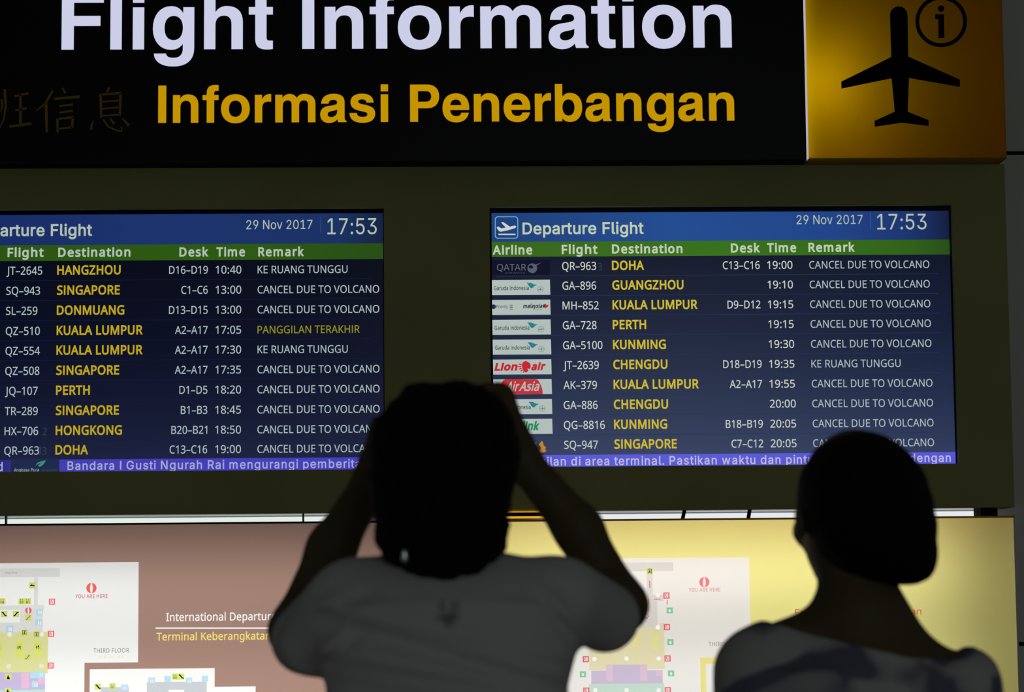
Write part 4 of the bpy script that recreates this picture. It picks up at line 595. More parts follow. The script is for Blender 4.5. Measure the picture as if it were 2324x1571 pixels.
type_('ticker_text', 'dengan', Yt, 2065, 2158, 1049, 19, TKR, tickR, bold=.012, space=1.12, font='I')

# airline logos on the right monitor
Yl = YD-.0006; Yi = YD-.0014
LW = emis((178, 190, 184)); INK = emis((48, 66, 74)); TEAL = emis((42, 128, 140)); RED = emis((196, 40, 48)); GREY = emis((110, 118, 130)); GRN = emis((30, 140, 88)); GOLD = emis((190, 130, 50)); NAVY = emis((34, 46, 92))
def zy(i): return 652.6+45.1*(i-1)        # centre row of logo i (0-based) at column 1180
def dx_(i): return (i-1)*.75
def plate(i, col=LW):
    d = dx_(i); y = zy(i)
    return art('logo_plate', [[(1115.8+d, y-16.6), (1248+d, y-17.6), (1249+d, y+16.6), (1116.4+d, y+17.4)]], Yl, col, tabR)
def garuda(i):
    d = dx_(i); y = zy(i); part_label(plate(i), 'pale plate with a bird logo')
    type_('logo_text', 'Garuda Indonesia', Yi, 1121+d, 1200+d, y+6.0, 9.0, INK, tabR, bold=.012)
    art('logo_bird', [[(1195+d, y-11), (1205+d, y-10.5), (1212+d, y-7), (1219+d, y-6), (1213+d, y-3), (1209+d, y+1), (1205+d, y+2), (1201+d, y-2), (1199+d, y-6)]], Yi, TEAL, tabR)
    art('logo_roundel', [circ(1226.5+d, y+4.5, 7), circ(1226.5+d, y+4.5, 6)], Yi, emis((120, 146, 146)), tabR)
    art('logo_roundel', [line(1221+d, y+5, 1232+d, y+4, 1.6)], Yi, GREY, tabR); art('logo_roundel', [line(1226+d, y+.5, 1227+d, y+8, 1.6)], Yi, GREY, tabR)
part_label(plate(0, emis((20, 20, 42))), 'dark plate with a grey serif logo')
type_('logo_text', 'QATAR', Yi, 1128, 1194, 614.5, 15, GREY, tabR, bold=-.006)
type_('logo_text', 'AIRWAYS', Yi, 1146, 1192, 621.5, 4, emis((70, 74, 90)), tabR)
art('logo_bird', [circ(1208, 609, 11, 11), circ(1205, 606, 5, 4)], Yi, emis((84, 96, 112)), tabR)
art('logo_bird', [[(1208, 604), (1228, 596), (1212, 607)]], Yi, emis((92, 100, 112)), tabR)
garuda(1); garuda(3); garuda(4); garuda(7)
y, d = zy(2), dx_(2); part_label(plate(2), 'pale plate with a kite logo')
art('logo_dot', [circ(1119.5+d, y-1.5, 5.2)], Yi, NAVY, tabR); type_('logo_text', 'Priority', Yi, 1126+d, 1152+d, y+2, 7.5, INK, tabR, bold=.006)
for k, c in enumerate((GRN, emis((60, 40, 60)), RED)): art('logo_bars', [rect(1156+d, y-6+k*4.6, 1163+d, y-4+k*4.6)], Yi, c, tabR)
type_('logo_text', 'malaysia', Yi, 1186+d, 1229+d, y+1.5, 9, emis((30, 36, 60)), tabR, bold=.03, shear=.25)
type_('logo_text', 'airlines', Yi, 1214+d, 1229+d, y+6.5, 3.5, GREY, tabR)
art('logo_kite', [[(1232+d, y-1), (1237+d, y-8.5), (1241+d, y-4), (1244+d, y-8), (1243+d, y-1), (1237+d, y+2)]], Yi, RED, tabR)
art('logo_kite', [[(1232+d, y-6), (1236+d, y-7), (1235+d, y+1), (1231+d, y)]], YD-.0018, NAVY, tabR)
y, d = zy(5), dx_(5); part_label(plate(5), 'pale plate with a red lion logo')
type_('logo_text', 'Lion', Yi, 1119+d, 1170+d, y+7.5, 15.5, RED, tabR, bold=.05, shear=.25)
type_('logo_text', 'air', Yi, 1202+d, 1233+d, y+6.5, 15.5, RED, tabR, bold=.05, shear=.25)
art('logo_lion', [[(1183+d, y-10), (1190+d, y-14), (1196+d, y-11), (1201+d, y-7), (1201.5+d, y), (1199+d, y+5), (1194+d, y+3), (1196+d, y+9), (1191+d, y+13), (1186+d, y+10), (1183+d, y+4), (1181+d, y-4)]], Yi, RED, tabR)
for k in range(5):
    a = math.radians(150+k*-22 if False else 205-k*26); cx, cy = 1188+d, y-1
    art('logo_mane', [line(cx+8*math.cos(a), cy+9*math.sin(a)*-1*-1, cx+15*math.cos(a), cy+14*math.sin(a), 2.6)], Yi, RED, tabR)
y, d = zy(6), dx_(6); part_label(plate(6), 'pale plate with a red disc logo')
cc = [(x, max(y-17, min(y+16.8, yy))) for x, yy in circ(1178+d, y+16, 50, 50, 64)]
art('logo_disc', [cc], YD-.001, emis((192, 52, 58)), tabR)
type_('logo_text', 'Air', Yi, 1144+d, 1171+d, y+10, 21, LW, tabR, bold=.02, shear=.28)
type_('logo_text', 'Asia', Yi, 1174+d, 1218+d, y+9, 20, LW, tabR, bold=.02, shear=.28)
y, d = zy(8), dx_(8); part_label(plate(8), 'pale plate with green lettering')
type_('logo_text', 'citilink', Yi, 1146+d, 1217+d, y+8, 18, GRN, tabR, bold=.04, shear=.22)
y, d = zy(9), dx_(9)
type_('logo_text', 'SINGAPORE', Yi, 1150+d, 1212+d, y-1, 7.5, emis((150, 160, 170)), tabR, bold=.01)
type_('logo_text', 'AIRLINES', Yi, 1150+d, 1212+d, y+9, 7.5, emis((150, 160, 170)), tabR, bold=.01)
art('logo_bird', [[(1219+d, y+9), (1222+d, y+3), (1217+d, y-4), (1219+d, y-7), (1224+d, y-13), (1227+d, y-8), (1228+d, y-2), (1233+d, y+2), (1231+d, y+8), (1235+d, y+10), (1228+d, y+14), (1217+d, y+14)]], Yi, GOLD, tabR)

# ================================================================== BIG SIGN
SX0, SX1 = wx(-330, 200, YS), wx(2279, 170, YS); SXD = wx(1830.5, 180, YS)
SZ0 = wz(1900, 360.5, YS); SZ1 = wz(1162, -150, YS)
SZ0b = SZ0
sign = empty('overhead_sign', ((SX0+SX1)/2, YW, SZ0), 'long black and yellow illuminated airport sign reading Flight Information', 'sign')
MB().box(SX0, SXD-.004, YS, YS+.005, SZ0b, SZ1).build('black_face', BLACKG, sign)
part_label(MB().box(SXD-.0035, SXD+.0005, YS-.002, YS+.02, SZ0, SZ1).build('divider_strip', emis((205, 200, 215), .75), sign), 'thin white glowing edge between black and yellow')
yf = MB().poly([(SXD+.0005, YS, SZ0), (SX1, YS, SZ0), (SX1, YS, SZ1), (SXD+.0005, YS, SZ1)])
part_label(yf.build('yellow_face', translucent('amber_acrylic', (255, 208, 6), .10), sign), 'amber back-lit pictogram panel')
MB().box(SX0, SX1, YW-.02, YW-.005, SZ0, SZ1).build('back_panel', pbr('grey_primer', (.22, .2, .18), .9, .1), sign)
b = MB(); b.box(SX0, SXD, YS+.005, YW-.02, SZ0, SZ0+.004); b.box(SX0, SXD, YS+.005, YW-.02, SZ1-.004, SZ1); b.box(SX0, SX0+.004, YS+.005, YW-.02, SZ0, SZ1)
b.build('cabinet_frame', BLACKM, sign)
AMB = pbr('amber_metal_return', (.42, .22, .02), .6, .2)
b = MB(); b.box(SXD, SX1, YS+.001, YW-.02, SZ0, SZ0+.003); b.box(SXD, SX1, YS+.001, YW-.02, SZ1-.003, SZ1); b.box(SX1-.003, SX1, YS+.001, YW-.02, SZ0, SZ1); b.box(SXD-.003, SXD, YS+.02, YW-.02, SZ0, SZ1)
b.build('cabinet_return', AMB, sign)
LET1 = emis((204, 206, 232)); LET2 = emis((196, 148, 0))
w1 = part_label(MB().box(SXD-.02, SXD-.019, YS-.0002, YS, SZ0, SZ0+.0005).build('english_line', BLACKG, sign), 'large white letters reading Flight Information')
w2 = part_label(MB().box(SXD-.02, SXD-.019, YS-.0002, YS, SZ0, SZ0+.0005).build('indonesian_line', BLACKG, sign), 'amber letters reading Informasi Penerbangan')
w3 = part_label(MB().box(SXD-.02, SXD-.019, YS-.0002, YS, SZ0, SZ0+.0005).build('chinese_line', BLACKG, sign), 'dim unlit brown Chinese characters')
sign_text('letter', 'Flight Information', 140.3, 1660, 60, 110.3, YS-.0005, LET1, w1)
sign_text('letter', 'Informasi Penerbangan', 359.3, 1666, 240, 276.3, YS-.0005, LET2, w2)
# aeroplane and information pictograms
Yp = YS-.0015
def zc(x, y): return (1724+x/3.74, y/3.74)
pl = [(1117, 484), (1107, 140)] + [(1181+74*math.cos(math.radians(t)), 128-74*math.sin(math.radians(t))) for t in range(176, 3, -12)] + [(1256, 140), (1262, 480), (1700, 676), (1700, 738), (1268, 662), (1257, 948), (1435, 1020), (1434, 1070), (1206, 1042), (977, 1077), (975, 1027), (1147, 948), (1120, 665), (695, 753), (692, 693)]
art('aeroplane_symbol', [[zc(x, y) for x, y in pl]], Yp, BLACKV, sign)
o = [zc(x, y) for x, y in circ(1541, 182, 219, 218, 64)]; i_ = [zc(x, y) for x, y in circ(1541, 182, 186, 185, 64)]
art('information_ring', [o, i_], Yp, BLACKV, sign)
art('information_symbol', [[zc(x, y) for x, y in circ(1541, 73, 27, 27, 24)]], Yp, BLACKV, sign)
art('information_symbol', [[zc(*p) for p in ((1490, 121), (1565, 121), (1568, 322), (1519, 322), (1517, 162), (1490, 162))]], Yp, BLACKV, sign)
# hand-drawn strokes of the unlit Chinese characters  (x, y in photo px, widths)
HAN = pbr('unlit_brown_vinyl', (.42, .27, .03), .7, .2)
def stroke(pts, w0, w1=None):
    w1 = w1 or w0; n = len(pts); L = []; Rr = []
    for i, (x, y) in enumerate(pts):
        a = pts[max(i-1, 0)]; b = pts[min(i+1, n-1)]; dx, dy = b[0]-a[0], b[1]-a[1]; d = math.hypot(dx, dy) or 1
        ww = (w0+(w1-w0)*i/(n-1))/2; L.append((x-dy/d*ww, y+dx/d*ww)); Rr.append((x+dy/d*ww, y-dx/d*ww))
    return L+Rr[::-1]
def H(x, y): return (x/2.324, y/2.324)
def char(strokes): 
    for s in strokes: art('stroke', [stroke([H(*p) for p in s[0]], s[1]/2.324, s[2]/2.324)], YS-.0006, HAN, w3)
char([(((-95, 505), (-20, 500)), 10, 10), (((-85, 580), (-25, 572)), 10, 10), (((-58, 505), (-58, 660)), 12, 12), (((-100, 672), (-15, 650)), 10, 14),
      (((8, 525), (12, 560), (4, 590)), 12, 5), (((-5, 530), (-12, 580), (-8, 600)), 8, 5), (((25, 470), (30, 560), (20, 630), (-8, 690)), 15, 5),
      (((75, 508), (150, 492)), 10, 12), (((108, 500), (108, 655)), 14, 14), (((80, 582), (140, 570)), 9, 12), (((50, 668), (165, 652)), 12, 14)])
char([(((278, 478), (240, 545), (192, 585)), 14, 5), (((243, 545), (247, 698)), 16, 13), (((328, 462), (345, 492)), 8, 14), (((285, 522), (420, 510)), 12, 15),
      (((312, 560), (385, 551)), 10, 12), (((312, 594), (385, 584)), 10, 12), (((302, 625), (304, 698)), 13, 11), (((304, 628), (388, 618)), 10, 13), (((385, 618), (380, 676)), 14, 12), (((306, 680), (380, 672)), 9, 10)])
char([(((577, 462), (560, 490)), 14, 8), (((530, 495), (534, 622)), 14, 11), (((532, 500), (640, 490)), 9, 14), (((636, 490), (632, 612)), 14, 12), (((538, 537), (630, 530)), 8, 9), (((538, 574), (630, 566)), 8, 9), (((536, 612), (630, 604)), 8, 9),
      (((492, 638), (480, 672), (484, 684)), 8, 15), (((545, 630), (570, 668), (620, 690), (642, 692), (640, 668)), 10, 8), (((580, 625), (602, 652)), 8, 15), (((645, 625), (680, 662)), 7, 16)])
# lamp inside the pictogram half of the cabinet
lamp('sign_lamp', 'POINT', (SXD+.035, YS+.13, wz(1860, 185, YS)), .25, (1, .93, .8), .02).parent = None

# ================================================================== LIGHT STRIP IN THE GAP
YM = 5.74                                  # face of the map boxes
MZ1L = wz(430, 1186.5, YM); MZ1R = wz(1800, 1175.5, YM); XB = wx(1010, 1180, YM)
MX0, MX1 = wx(-330, 1300, YM), wx(2308, 1330, YM)
for (a, b_, lb, g) in ((HX0+.01, wx(800, 1180, YW), 'long white strip light in the gap above the brown map', (228, 236, 232)), (wx(1250, 1180, YW), wx(2222, 1165, YW), 'long white strip light in the gap above the yellow map', (228, 234, 238))):
    zq = (MZ1L if 'brown' in lb else MZ1R)+.0015
    s = empty('strip_light', ((a+b_)/2, YW, zq), lb, 'lamp', 'strip lights between the cabinet and the maps')
    mm = emis(g, 1.0).copy(); mm.cycles.emission_sampling = 'AUTO'
    MB().box(a, b_, YW-.05, YW-.012, zq, HZ0-.004).build('diffuser', mm, s); MB().box(a, b_, YW-.012, YW, zq, HZ0-.004).build('backplate', UNDER, s)
def bracket(px, wpx, mat, lb, slant=0):
    a = wx(px, 1180, YM+.03); wd = wpx/ppm(YM); z0 = MZ1L-.012; z1 = HZ0+.001
    v = [(a, YM+.03, z0), (a+wd, YM+.03, z0), (a+wd, YM+.04, z0), (a, YM+.04, z0)]; v += [(x+slant, y, z1) for x, y, z in v]
    v = [(x, y, z0 if i < 4 else z1) for i, (x, y, z) in enumerate(v)]
    o = obj('bracket', v, BF, mat); o['label'] = lb; o['category'] = 'bracket'; return o
bracket(11, 4, GREENP, 'thin green clip in the bright gap at the far left'); bracket(686, 4, GREENP, 'thin green clip in the bright gap beside the photographer')
bracket(1543, 8, BLACKM, 'black slanting bracket in the gap, nearer the photographer', .008); bracket(1693, 8, BLACKM, 'black slanting bracket in the gap, nearer the tied-hair visitor', .006)
o = MB().box(wx(2224, 1165, YM+.05), wx(2262, 1165, YM+.05), YM+.04, YM+.12, MZ1R-.01, HZ0+.001).build('spacer_block', BLACKM); o['label'] = 'black spacer block at the right end of the bright gap'; o['category'] = 'block'
# joint rail between the two maps
jr = empty('joint_rail', (XB, YM, MZ1R), 'black rail with amber edges in the gap behind the photographer', 'rail')
xa, xb_ = wx(790, 1178, YM+.02), wx(1262, 1168, YM+.02); zt = wz(1200, 1158.5, YM+.02)
MB().box(xa, xb_, YM+.02, YM+.05, wz(1200, 1172, YM+.02), wz(1200, 1163.5, YM+.02)).build('rail', BLACKM, jr)
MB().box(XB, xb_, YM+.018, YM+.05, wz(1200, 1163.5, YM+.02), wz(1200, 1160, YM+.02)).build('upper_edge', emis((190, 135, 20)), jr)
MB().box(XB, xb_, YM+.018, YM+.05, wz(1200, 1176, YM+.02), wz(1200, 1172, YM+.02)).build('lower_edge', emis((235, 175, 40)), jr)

# ================================================================== MAP LIGHT BOXES
MAPM = panel_acrylic('printed_backlit_film')
def map_face(name, X0, X1, Z0, Z1, rects, base, parent, Y=YM):
    """one printed film: a rectilinear picture, cut along every edge of its colour fields"""
    R = []
    for (x0, y0, x1, y1, col) in rects:
        a, b = wx(x0, (y0+y1)/2, Y), wx(x1, (y0+y1)/2, Y); c, d = wz((x0+x1)/2, y1, Y), wz((x0+x1)/2, y0, Y)
        R.append((max(a, X0), min(b, X1), max(c, Z0), min(d, Z1), col))
    xs = sorted(set([X0, X1]+[r[0] for r in R]+[r[1] for r in R])); zs = sorted(set([Z0, Z1]+[r[2] for r in R]+[r[3] for r in R]))
    nx, nz = len(xs)-1, len(zs)-1; col = np.zeros((nz, nx, 4)); col[:] = (*lin(base), 1)
    xc = (np.array(xs[1:])+np.array(xs[:-1]))/2; zc_ = (np.array(zs[1:])+np.array(zs[:-1]))/2
    for a, b, c, d, k in R:
        col[np.ix_((zc_ > c) & (zc_ < d), (xc > a) & (xc < b))] = (*lin(k), 1)
    V = [(x, Y, z) for z in zs for x in xs]; F = [(j*(nx+1)+i, j*(nx+1)+i+1, (j+1)*(nx+1)+i+1, (j+1)*(nx+1)+i) for j in range(nz) for i in range(nx)]
    o = obj(name, V, F, MAPM, parent)
    ca = o.data.color_attributes.new('print', 'FLOAT_COLOR', 'CORNER'); ca.data.foreach_set('color', np.repeat(col.reshape(-1, 4), 4, axis=0).ravel()); return o
WH = (247, 247, 246); G1 = (228, 228, 228); YI = (216, 226, 122); BL = (186, 224, 238); PU = (202, 186, 226); PK = (232, 190, 222); YF = (226, 226, 160); YB = (226, 232, 120); RE = (240, 112, 122); MG = (200, 206, 212); GN = (150, 214, 176)
LR = [(-170, 1278, 314, 1506, WH), (-170, 1500, 191, 1700, WH), (203, 1518, 487, 1700, WH), (203, 1560, 580, 1700, WH),
 (-170, 1291, 136, 1311, G1), (77, 1311, 86, 1380, G1), (-170, 1375, 100, 1385, G1), (45, 1380, 97, 1432, G1), (-170, 1414, 97, 1440, G1),
 (-170, 1436, 109, 1530, YF), (36, 1456, 53, 1492, YB), (78, 1456, 95, 1492, YB), (-40, 1456, 5, 1492, YB),
 (-170, 1527, 102, 1600, PU), (48, 1527, 66, 1563, PK), (86, 1540, 102, 1553, PK), (68, 1524, 102, 1540, BL), (-170, 1567, 102, 1640, (190, 226, 214)),
 (82, 1383, 97, 1398, BL), (80, 1406, 95, 1420, BL), (14, 1420, 30, 1436, BL), (72, 1546, 86, 1560, BL),
 (228, 1560, 292, 1700, MG), (333, 1548, 469, 1700, MG), (383, 1566, 418, 1580, WH), (275, 1554, 291, 1566, BL), (336, 1538, 352, 1550, BL), (373, 1535, 388, 1548, BL), (422, 1538, 436, 1550, BL), (458, 1534, 472, 1547, BL),
 (105, 1359, 126, 1373, WH)]
ICL = [(66, 1322, 'slab'), (-2, 1358, 'lift'), (42, 1358, 'lift'), (56, 1358, 'lift'), (2, 1387, 'down'), (29, 1387, 'up'), (57, 1395, 'stair'), (48, 1429, 'door'), (76, 1433, 'door'), (37, 1462, 'men'), (79, 1461, 'men'), (-10, 1462, 'men'), (55, 1485, 'stair'), (12, 1530, 'sit'), (11, 1562, 'sit'), (215, 1552, 'down'), (248, 1551, 'lift'), (390, 1529, 'lift'), (404, 1529, 'down')]
RDL = [(111, 1359), (109, 1432), (108, 1504)]
LR += [(x, y, x+14.4, y+14, YI) for x, y, k in ICL] + [(x, y, x+14, y+14, RE) for x, y in RDL]
RR = [(1237, 1267, 1702, 1494, WH), (1100, 1267, 1260, 1700, WH), (1200, 1480, 1591, 1700, WH), (1603, 1506, 1850, 1700, WH),
 (1591, 1494, 1603, 1700, (246, 238, 150)), (1591, 1494, 1850, 1504, (246, 238, 150)),
 (1380, 1277, 1528, 1297, G1), (1468, 1297, 1481, 1354, G1), (1440, 1350, 1506, 1365, G1), (1440, 1365, 1492, 1424, G1),
 (1337, 1424, 1508, 1520, (240, 234, 196)), (1436, 1440, 1450, 1477, (242, 240, 170)), (1478, 1440, 1496, 1477, (242, 240, 170)), (1498, 1414, 1508, 1430, (240, 234, 196)),
 (1342, 1522, 1504, 1560, (214, 200, 232)), (1376, 1509, 1469, 1560, (214, 200, 232)), (1376, 1509, 1391, 1546, (232, 206, 230)), (1452, 1509, 1469, 1546, (232, 206, 230)), (1489, 1522, 1504, 1534, (232, 206, 230)),
 (1337, 1552, 1508, 1640, (206, 234, 222))]
RDR = [(1505.5, 1345), (1506.5, 1416.5), (1508, 1488), (1508.5, 1560), (1322.5, 1489.5), (1323.5, 1561)]
GNR = [(1513, 1379), (1514.5, 1451), (1516, 1522), (1316, 1524)]
RR += [(x, y, x+14, y+14, RE) for x, y in RDR] + [(x, y, x+14, y+13.5, GN) for x, y in GNR] + [(1467.5, 1290, 1481.5, 1303, YI)]
ZB = .62
mats_floor = {}
def light_box(name, label, X0, X1, Z1, rects, base, lampspec, k):
    t = empty(name, ((X0+X1)/2, YW, 0), label, 'lightbox')
    map_face('map_film', X0+.004, X1-.004, ZB+.004, Z1-.004, rects, base, t)
    f = MB(); y0, y1 = YM-.001, YW-.01
    f.box(X0, X0+.004, y0, y1, ZB, Z1); f.box(X1-.004, X1, y0, y1, ZB, Z1); f.box(X0, X1, y0, y1, ZB, ZB+.004); f.build('case', INNER, t)
    MB().box(X0, X1, y0-.0005, y1, Z1-.004, Z1+.0005).build('top_edge', BLACKM if k == 'L' else ORANGE, t)
    MB().box(X0+.004, X1-.004, YW-.02, YW-.01, ZB+.004, Z1-.004).build('reflector', INNER, t)
    MB().box(X0+.05, X1-.05, YM+.05, YW-.01, 0, ZB).build('plinth', OLIVE, t)
    return t
boxL = light_box('map_lightbox', 'brown back-lit terminal map left of the photographer', MX0, XB-.002, MZ1L, LR, (170, 137, 124), None, 'L')
boxR = light_box('map_lightbox', 'yellow back-lit terminal map between and behind the two visitors', XB+.002, MX1, MZ1R, RR, (247, 243, 160), None, 'R')
def tube_lamp(name, x0, x1, z, e, size=.06, Yq=YW-.045):
    lamp(name, 'AREA', ((x0+x1)/2, Yq, z), e, (1, 1, .98), x1-x0, size, (math.radians(90), 0, math.radians(180)) if False else (math.radians(-90), 0, 0))
for z, e in ((wz(600, 1330, YM), 1.0), (wz(600, 1560, YM), 1.12), (.95, 1.2)):
    tube_lamp('map_tube', MX0+.10, XB-.06, z, e)
for z, e in ((wz(600, 1300, YM), 1.0), (wz(600, 1560, YM), .85), (.95, .6)):
    tube_lamp('map_tube', XB+.05, wx(2165, 1330, YM), z, e)
# small print on the films
Ym = YM-.0008; DK = pbr('map_black_ink', (.01, .012, .004), .9, 0)
def icon(x, y, k, par):
    if k == 'slab': art('icon', [rect(x+2, y+6, x+12.5, y+8.5)], Ym, DK, par); art('icon', [rect(x+5, y+4, x+7, y+6)], Ym, DK, par)
    elif k == 'lift':
        for q in (3, 6, 9): art('icon', [rect(x+q+.4, y+7, x+q+1.6, y+12)], Ym, DK, par)
        art('icon', [circ(x+4.5, y+4, 1, n=8)], Ym, DK, par); art('icon', [circ(x+9, y+4, 1, n=8)], Ym, DK, par)
    elif k == 'down': art('icon', [stroke([(x+2, y+3), (x+5, y+4), (x+9.5, y+10), (x+13, y+11)], 2.8)], Ym, DK, par)
    elif k == 'up': art('icon', [stroke([(x+1.5, y+11), (x+5, y+10), (x+9.5, y+4), (x+13, y+3)], 2.8)], Ym, DK, par)
    elif k == 'stair': art('icon', [stroke([(x+2, y+11), (x+6, y+10), (x+6.5, y+7), (x+9, y+6.5), (x+9.5, y+4), (x+12, y+3)], 1.3)], Ym, DK, par)
    elif k == 'door':
        art('icon', [rect(x+3, y+2, x+11.5, y+12.5), rect(x+4, y+3, x+10.5, y+12.5)], Ym, DK, par); art('icon', [[(x+7, y+3), (x+8.4, y+4), (x+8, y+7), (x+9.4, y+12), (x+8, y+12), (x+7, y+9), (x+6, y+12), (x+4.8, y+12), (x+6.2, y+7)]], Ym, DK, par)
    elif k == 'men':
        art('icon', [rect(x+3, y+5, x+5, y+11)], Ym, DK, par); art('icon', [[(x+6, y+8), (x+8, y+4), (x+9.6, y+4), (x+9.6, y+12), (x+8.3, y+12), (x+8.3, y+8)]], Ym, DK, par)
    elif k == 'sit': art('icon', [[(x+6, y+3), (x+8, y+3), (x+7.6, y+7), (x+10, y+8), (x+10, y+12), (x+4, y+12), (x+4, y+8)]], Ym, DK, par)
fL = [c for c in boxL.children if c.name.startswith('map_film')][0]; fR = [c for c in boxR.children if c.name.startswith('map_film')][0]
for x, y, k in ICL: icon(x, y, k, fL)
icon(1467.5, 1289.5, 'door', fR)
RP = emis((232, 108, 108)); WI = emis((240, 240, 238)); 
def exit_icon(x, y, par, ink=emis((246, 238, 238))):
    art('exit_icon', [rect(x+3, y+2.5, x+11, y+11.5), rect(x+4, y+3.4, x+8.6, y+10.6)], Ym, ink, par); art('exit_icon', [line(x+8, y+4, x+5, y+10.5, 1.3)], Ym, ink, par)
for x, y in RDL: exit_icon(x, y, fL)
for x, y in RDR: exit_icon(x, y, fR)
for x, y in GNR: art('assembly_icon', [circ(x+7, y+7.5, 2.8, 3.6, n=10)], Ym, emis((214, 240, 226)), fR)
def you(cx, cy, r, par, col):
    art('you_are_here_mark', [circ(cx, cy, r)], Ym, col, par)
    art('you_are_here_mark', [[(cx-.22*r, cy-.55*r), (cx+.22*r, cy-.55*r), (cx+.30*r, cy+.1*r), (cx+.16*r, cy+.9*r), (cx-.16*r, cy+.9*r), (cx-.30*r, cy+.1*r)]], YM-.0014, WI, par)
    art('you_are_here_mark', [circ(cx, cy-.75*r, .18*r, n=12)], YM-.0014, WI, par)
you(207.5, 1335, 11.6, fL, emis((238, 104, 98))); you(64.5, 1386, 7.2, fL, emis((225, 90, 95))); you(1598.5, 1321.5, 11.6, fR, emis((244, 134, 132)))
type_('map_text', 'YOU ARE HERE', Ym, 171, 244, 1358, 8.2, emis((205, 100, 112)), fL, bold=.012, space=1.1)
type_('map_text', 'YOU ARE HERE', Ym, 1563, 1635, 1343.5, 8.2, emis((222, 150, 156)), fR, bold=.012, space=1.1)
type_('map_text', 'THIRD FLOOR', Ym, 212, 293, 1482, 9.6, emis((128, 128, 132)), fL, space=1.05)
type_('map_text', 'THIRD FLOOR', Ym, 1608, 1690, 1467, 9.6, emis((130, 130, 136)), fR, space=1.05)
type_('map_text', 'LANTAI TIGA', Ym, 224, 280, 1494, 6.5, emis((228, 228, 196)), fL, space=1.05); type_('map_text', 'LANTAI TIGA', Ym, 1626, 1682, 1479, 6.5, emis((238, 234, 196)), fR)
type_('map_text', 'Drop Zone', Ym, 12, 38, 1302.5, 4.6, emis((120, 118, 110)), fL, shear=.25)
type_('map_text', 'International Departures Terminal', Ym, 377, 736, 1410, 17.6, WI, fL, bold=.012)
art('map_rule', [rect(353, 1424.5, 770, 1427.5)], Ym, WI, fL)
type_('map_text', 'Terminal Keberangkatan Internasional', Ym, 355, 760, 1454, 16.8, emis((240, 222, 120)), fL, bold=.012)
type_('map_text', 'Emergency Evacuation Plan', Ym, 1805, 2091, 1398, 15, emis((222, 84, 40)), fR)
# dotted red escape route
RT_ = emis((222, 96, 110))
for k in range(5): art('route_dot', [circ(1474.5, 1320+k*3.2, 1.5, n=8)], Ym, RT_, fR)
for k in range(4): art('route_dot', [circ(1472, 1361+k*3.2, 1.5, n=8)], Ym, RT_, fR); art('route_dot', [circ(1471, 1376+k*3.4, 1.5, n=8)], Ym, RT_, fR); art('route_dot', [circ(1486+k*3.6, 1360.5, 1.5, n=8)], Ym, RT_, fR); art('route_dot', [circ(1463+k*3, 1403-(k > 2)*4, 1.5, n=8)], Ym, RT_, fR)
for k in range(3): art('route_dot', [circ(1514, 1364+k*3.4, 1.5, n=8)], Ym, RT_, fR)
DT = emis((246, 244, 240))
for x, y in ((24, 1366), (98, 1366), (22, 1440), (95, 1440), (20, 1513), (94, 1512)): art('map_dot', [circ(x, y, 5.2, n=16)], Ym, emis((236, 232, 228)), fL)
for x, y in ((1493, 1351), (1493, 1424), (1349, 1496), (1422, 1495), (1495, 1495), (1351, 1567), (1422, 1567), (1495, 1567)): art('map_dot', [circ(x, y, 5, n=16)], Ym, DT, fR)
for x, y in ((85, 1385), (84, 1409), (17, 1423), (76, 1549), (88, 1526), (278, 1557), (339, 1541), (425, 1541)):
    for q in (2.2, 7): art('toilet_icon', [rect(x+q, y+1.5, x+q+2.4, y+9.5)], Ym, emis((232, 244, 248)), fL)

# ================================================================== PEOPLE (implicit bodies polygonised in numpy)
def surface_nets(F, o, h):
    """F sampled at o + h*(i,j,k); returns verts, quads of the zero level"""
    s = F < 0; nx, ny, nz = F.shape
    c = np.zeros((nx-1, ny-1, nz-1), np.int8)
    for a in (0, 1):
        for b in (0, 1):
            for d in (0, 1): c += s[a:nx-1+a, b:ny-1+b, d:nz-1+d]
    act = (c > 0) & (c < 8); idx = np.full(act.shape, -1, np.int64); I = np.argwhere(act); idx[act] = np.arange(len(I))
    P = np.zeros((len(I), 3)); n = np.zeros(len(I)); i, j, k = I.T
    cor = [(a, b, d) for a in (0, 1) for b in (0, 1) for d in (0, 1)]
    for A in cor:
        for ax in range(3):
            if A[ax]: continue
            B = list(A); B[ax] = 1
            fa = F[i+A[0], j+A[1], k+A[2]]; fb = F[i+B[0], j+B[1], k+B[2]]; m = (fa < 0) != (fb < 0)
            t = np.where(m, fa/np.where(m, fa-fb, 1), 0)
            q = np.array(A, float)[None, :].repeat(len(I), 0); q[:, ax] += t; P[m] += q[m]; n[m] += 1
    P = (P/n[:, None]+I)*h+np.array(o)
    Q = []
    for ax in range(3):
        u, v = (ax+1) % 3, (ax+2) % 3
        sl0 = [slice(None)]*3; sl1 = [slice(None)]*3; sl0[ax] = slice(0, -1); sl1[ax] = slice(1, None)
        e = s[tuple(sl0)] != s[tuple(sl1)]; E = np.argwhere(e); sg = s[tuple(sl0)][e]
        ok = (E[:, u] > 0) & (E[:, v] > 0) & (E[:, u] < F.shape[u]-1) & (E[:, v] < F.shape[v]-1); E = E[ok]; sg = sg[ok]
        def g(du, dv):
            X = E.copy(); X[:, u] -= du; X[:, v] -= dv; return idx[X[:, 0], X[:, 1], X[:, 2]]
        q = np.stack([g(1, 1), g(0, 1), g(0, 0), g(1, 0)], 1); q[~sg] = q[~sg][:, ::-1]; Q.append(q)
    return P, np.concatenate(Q)
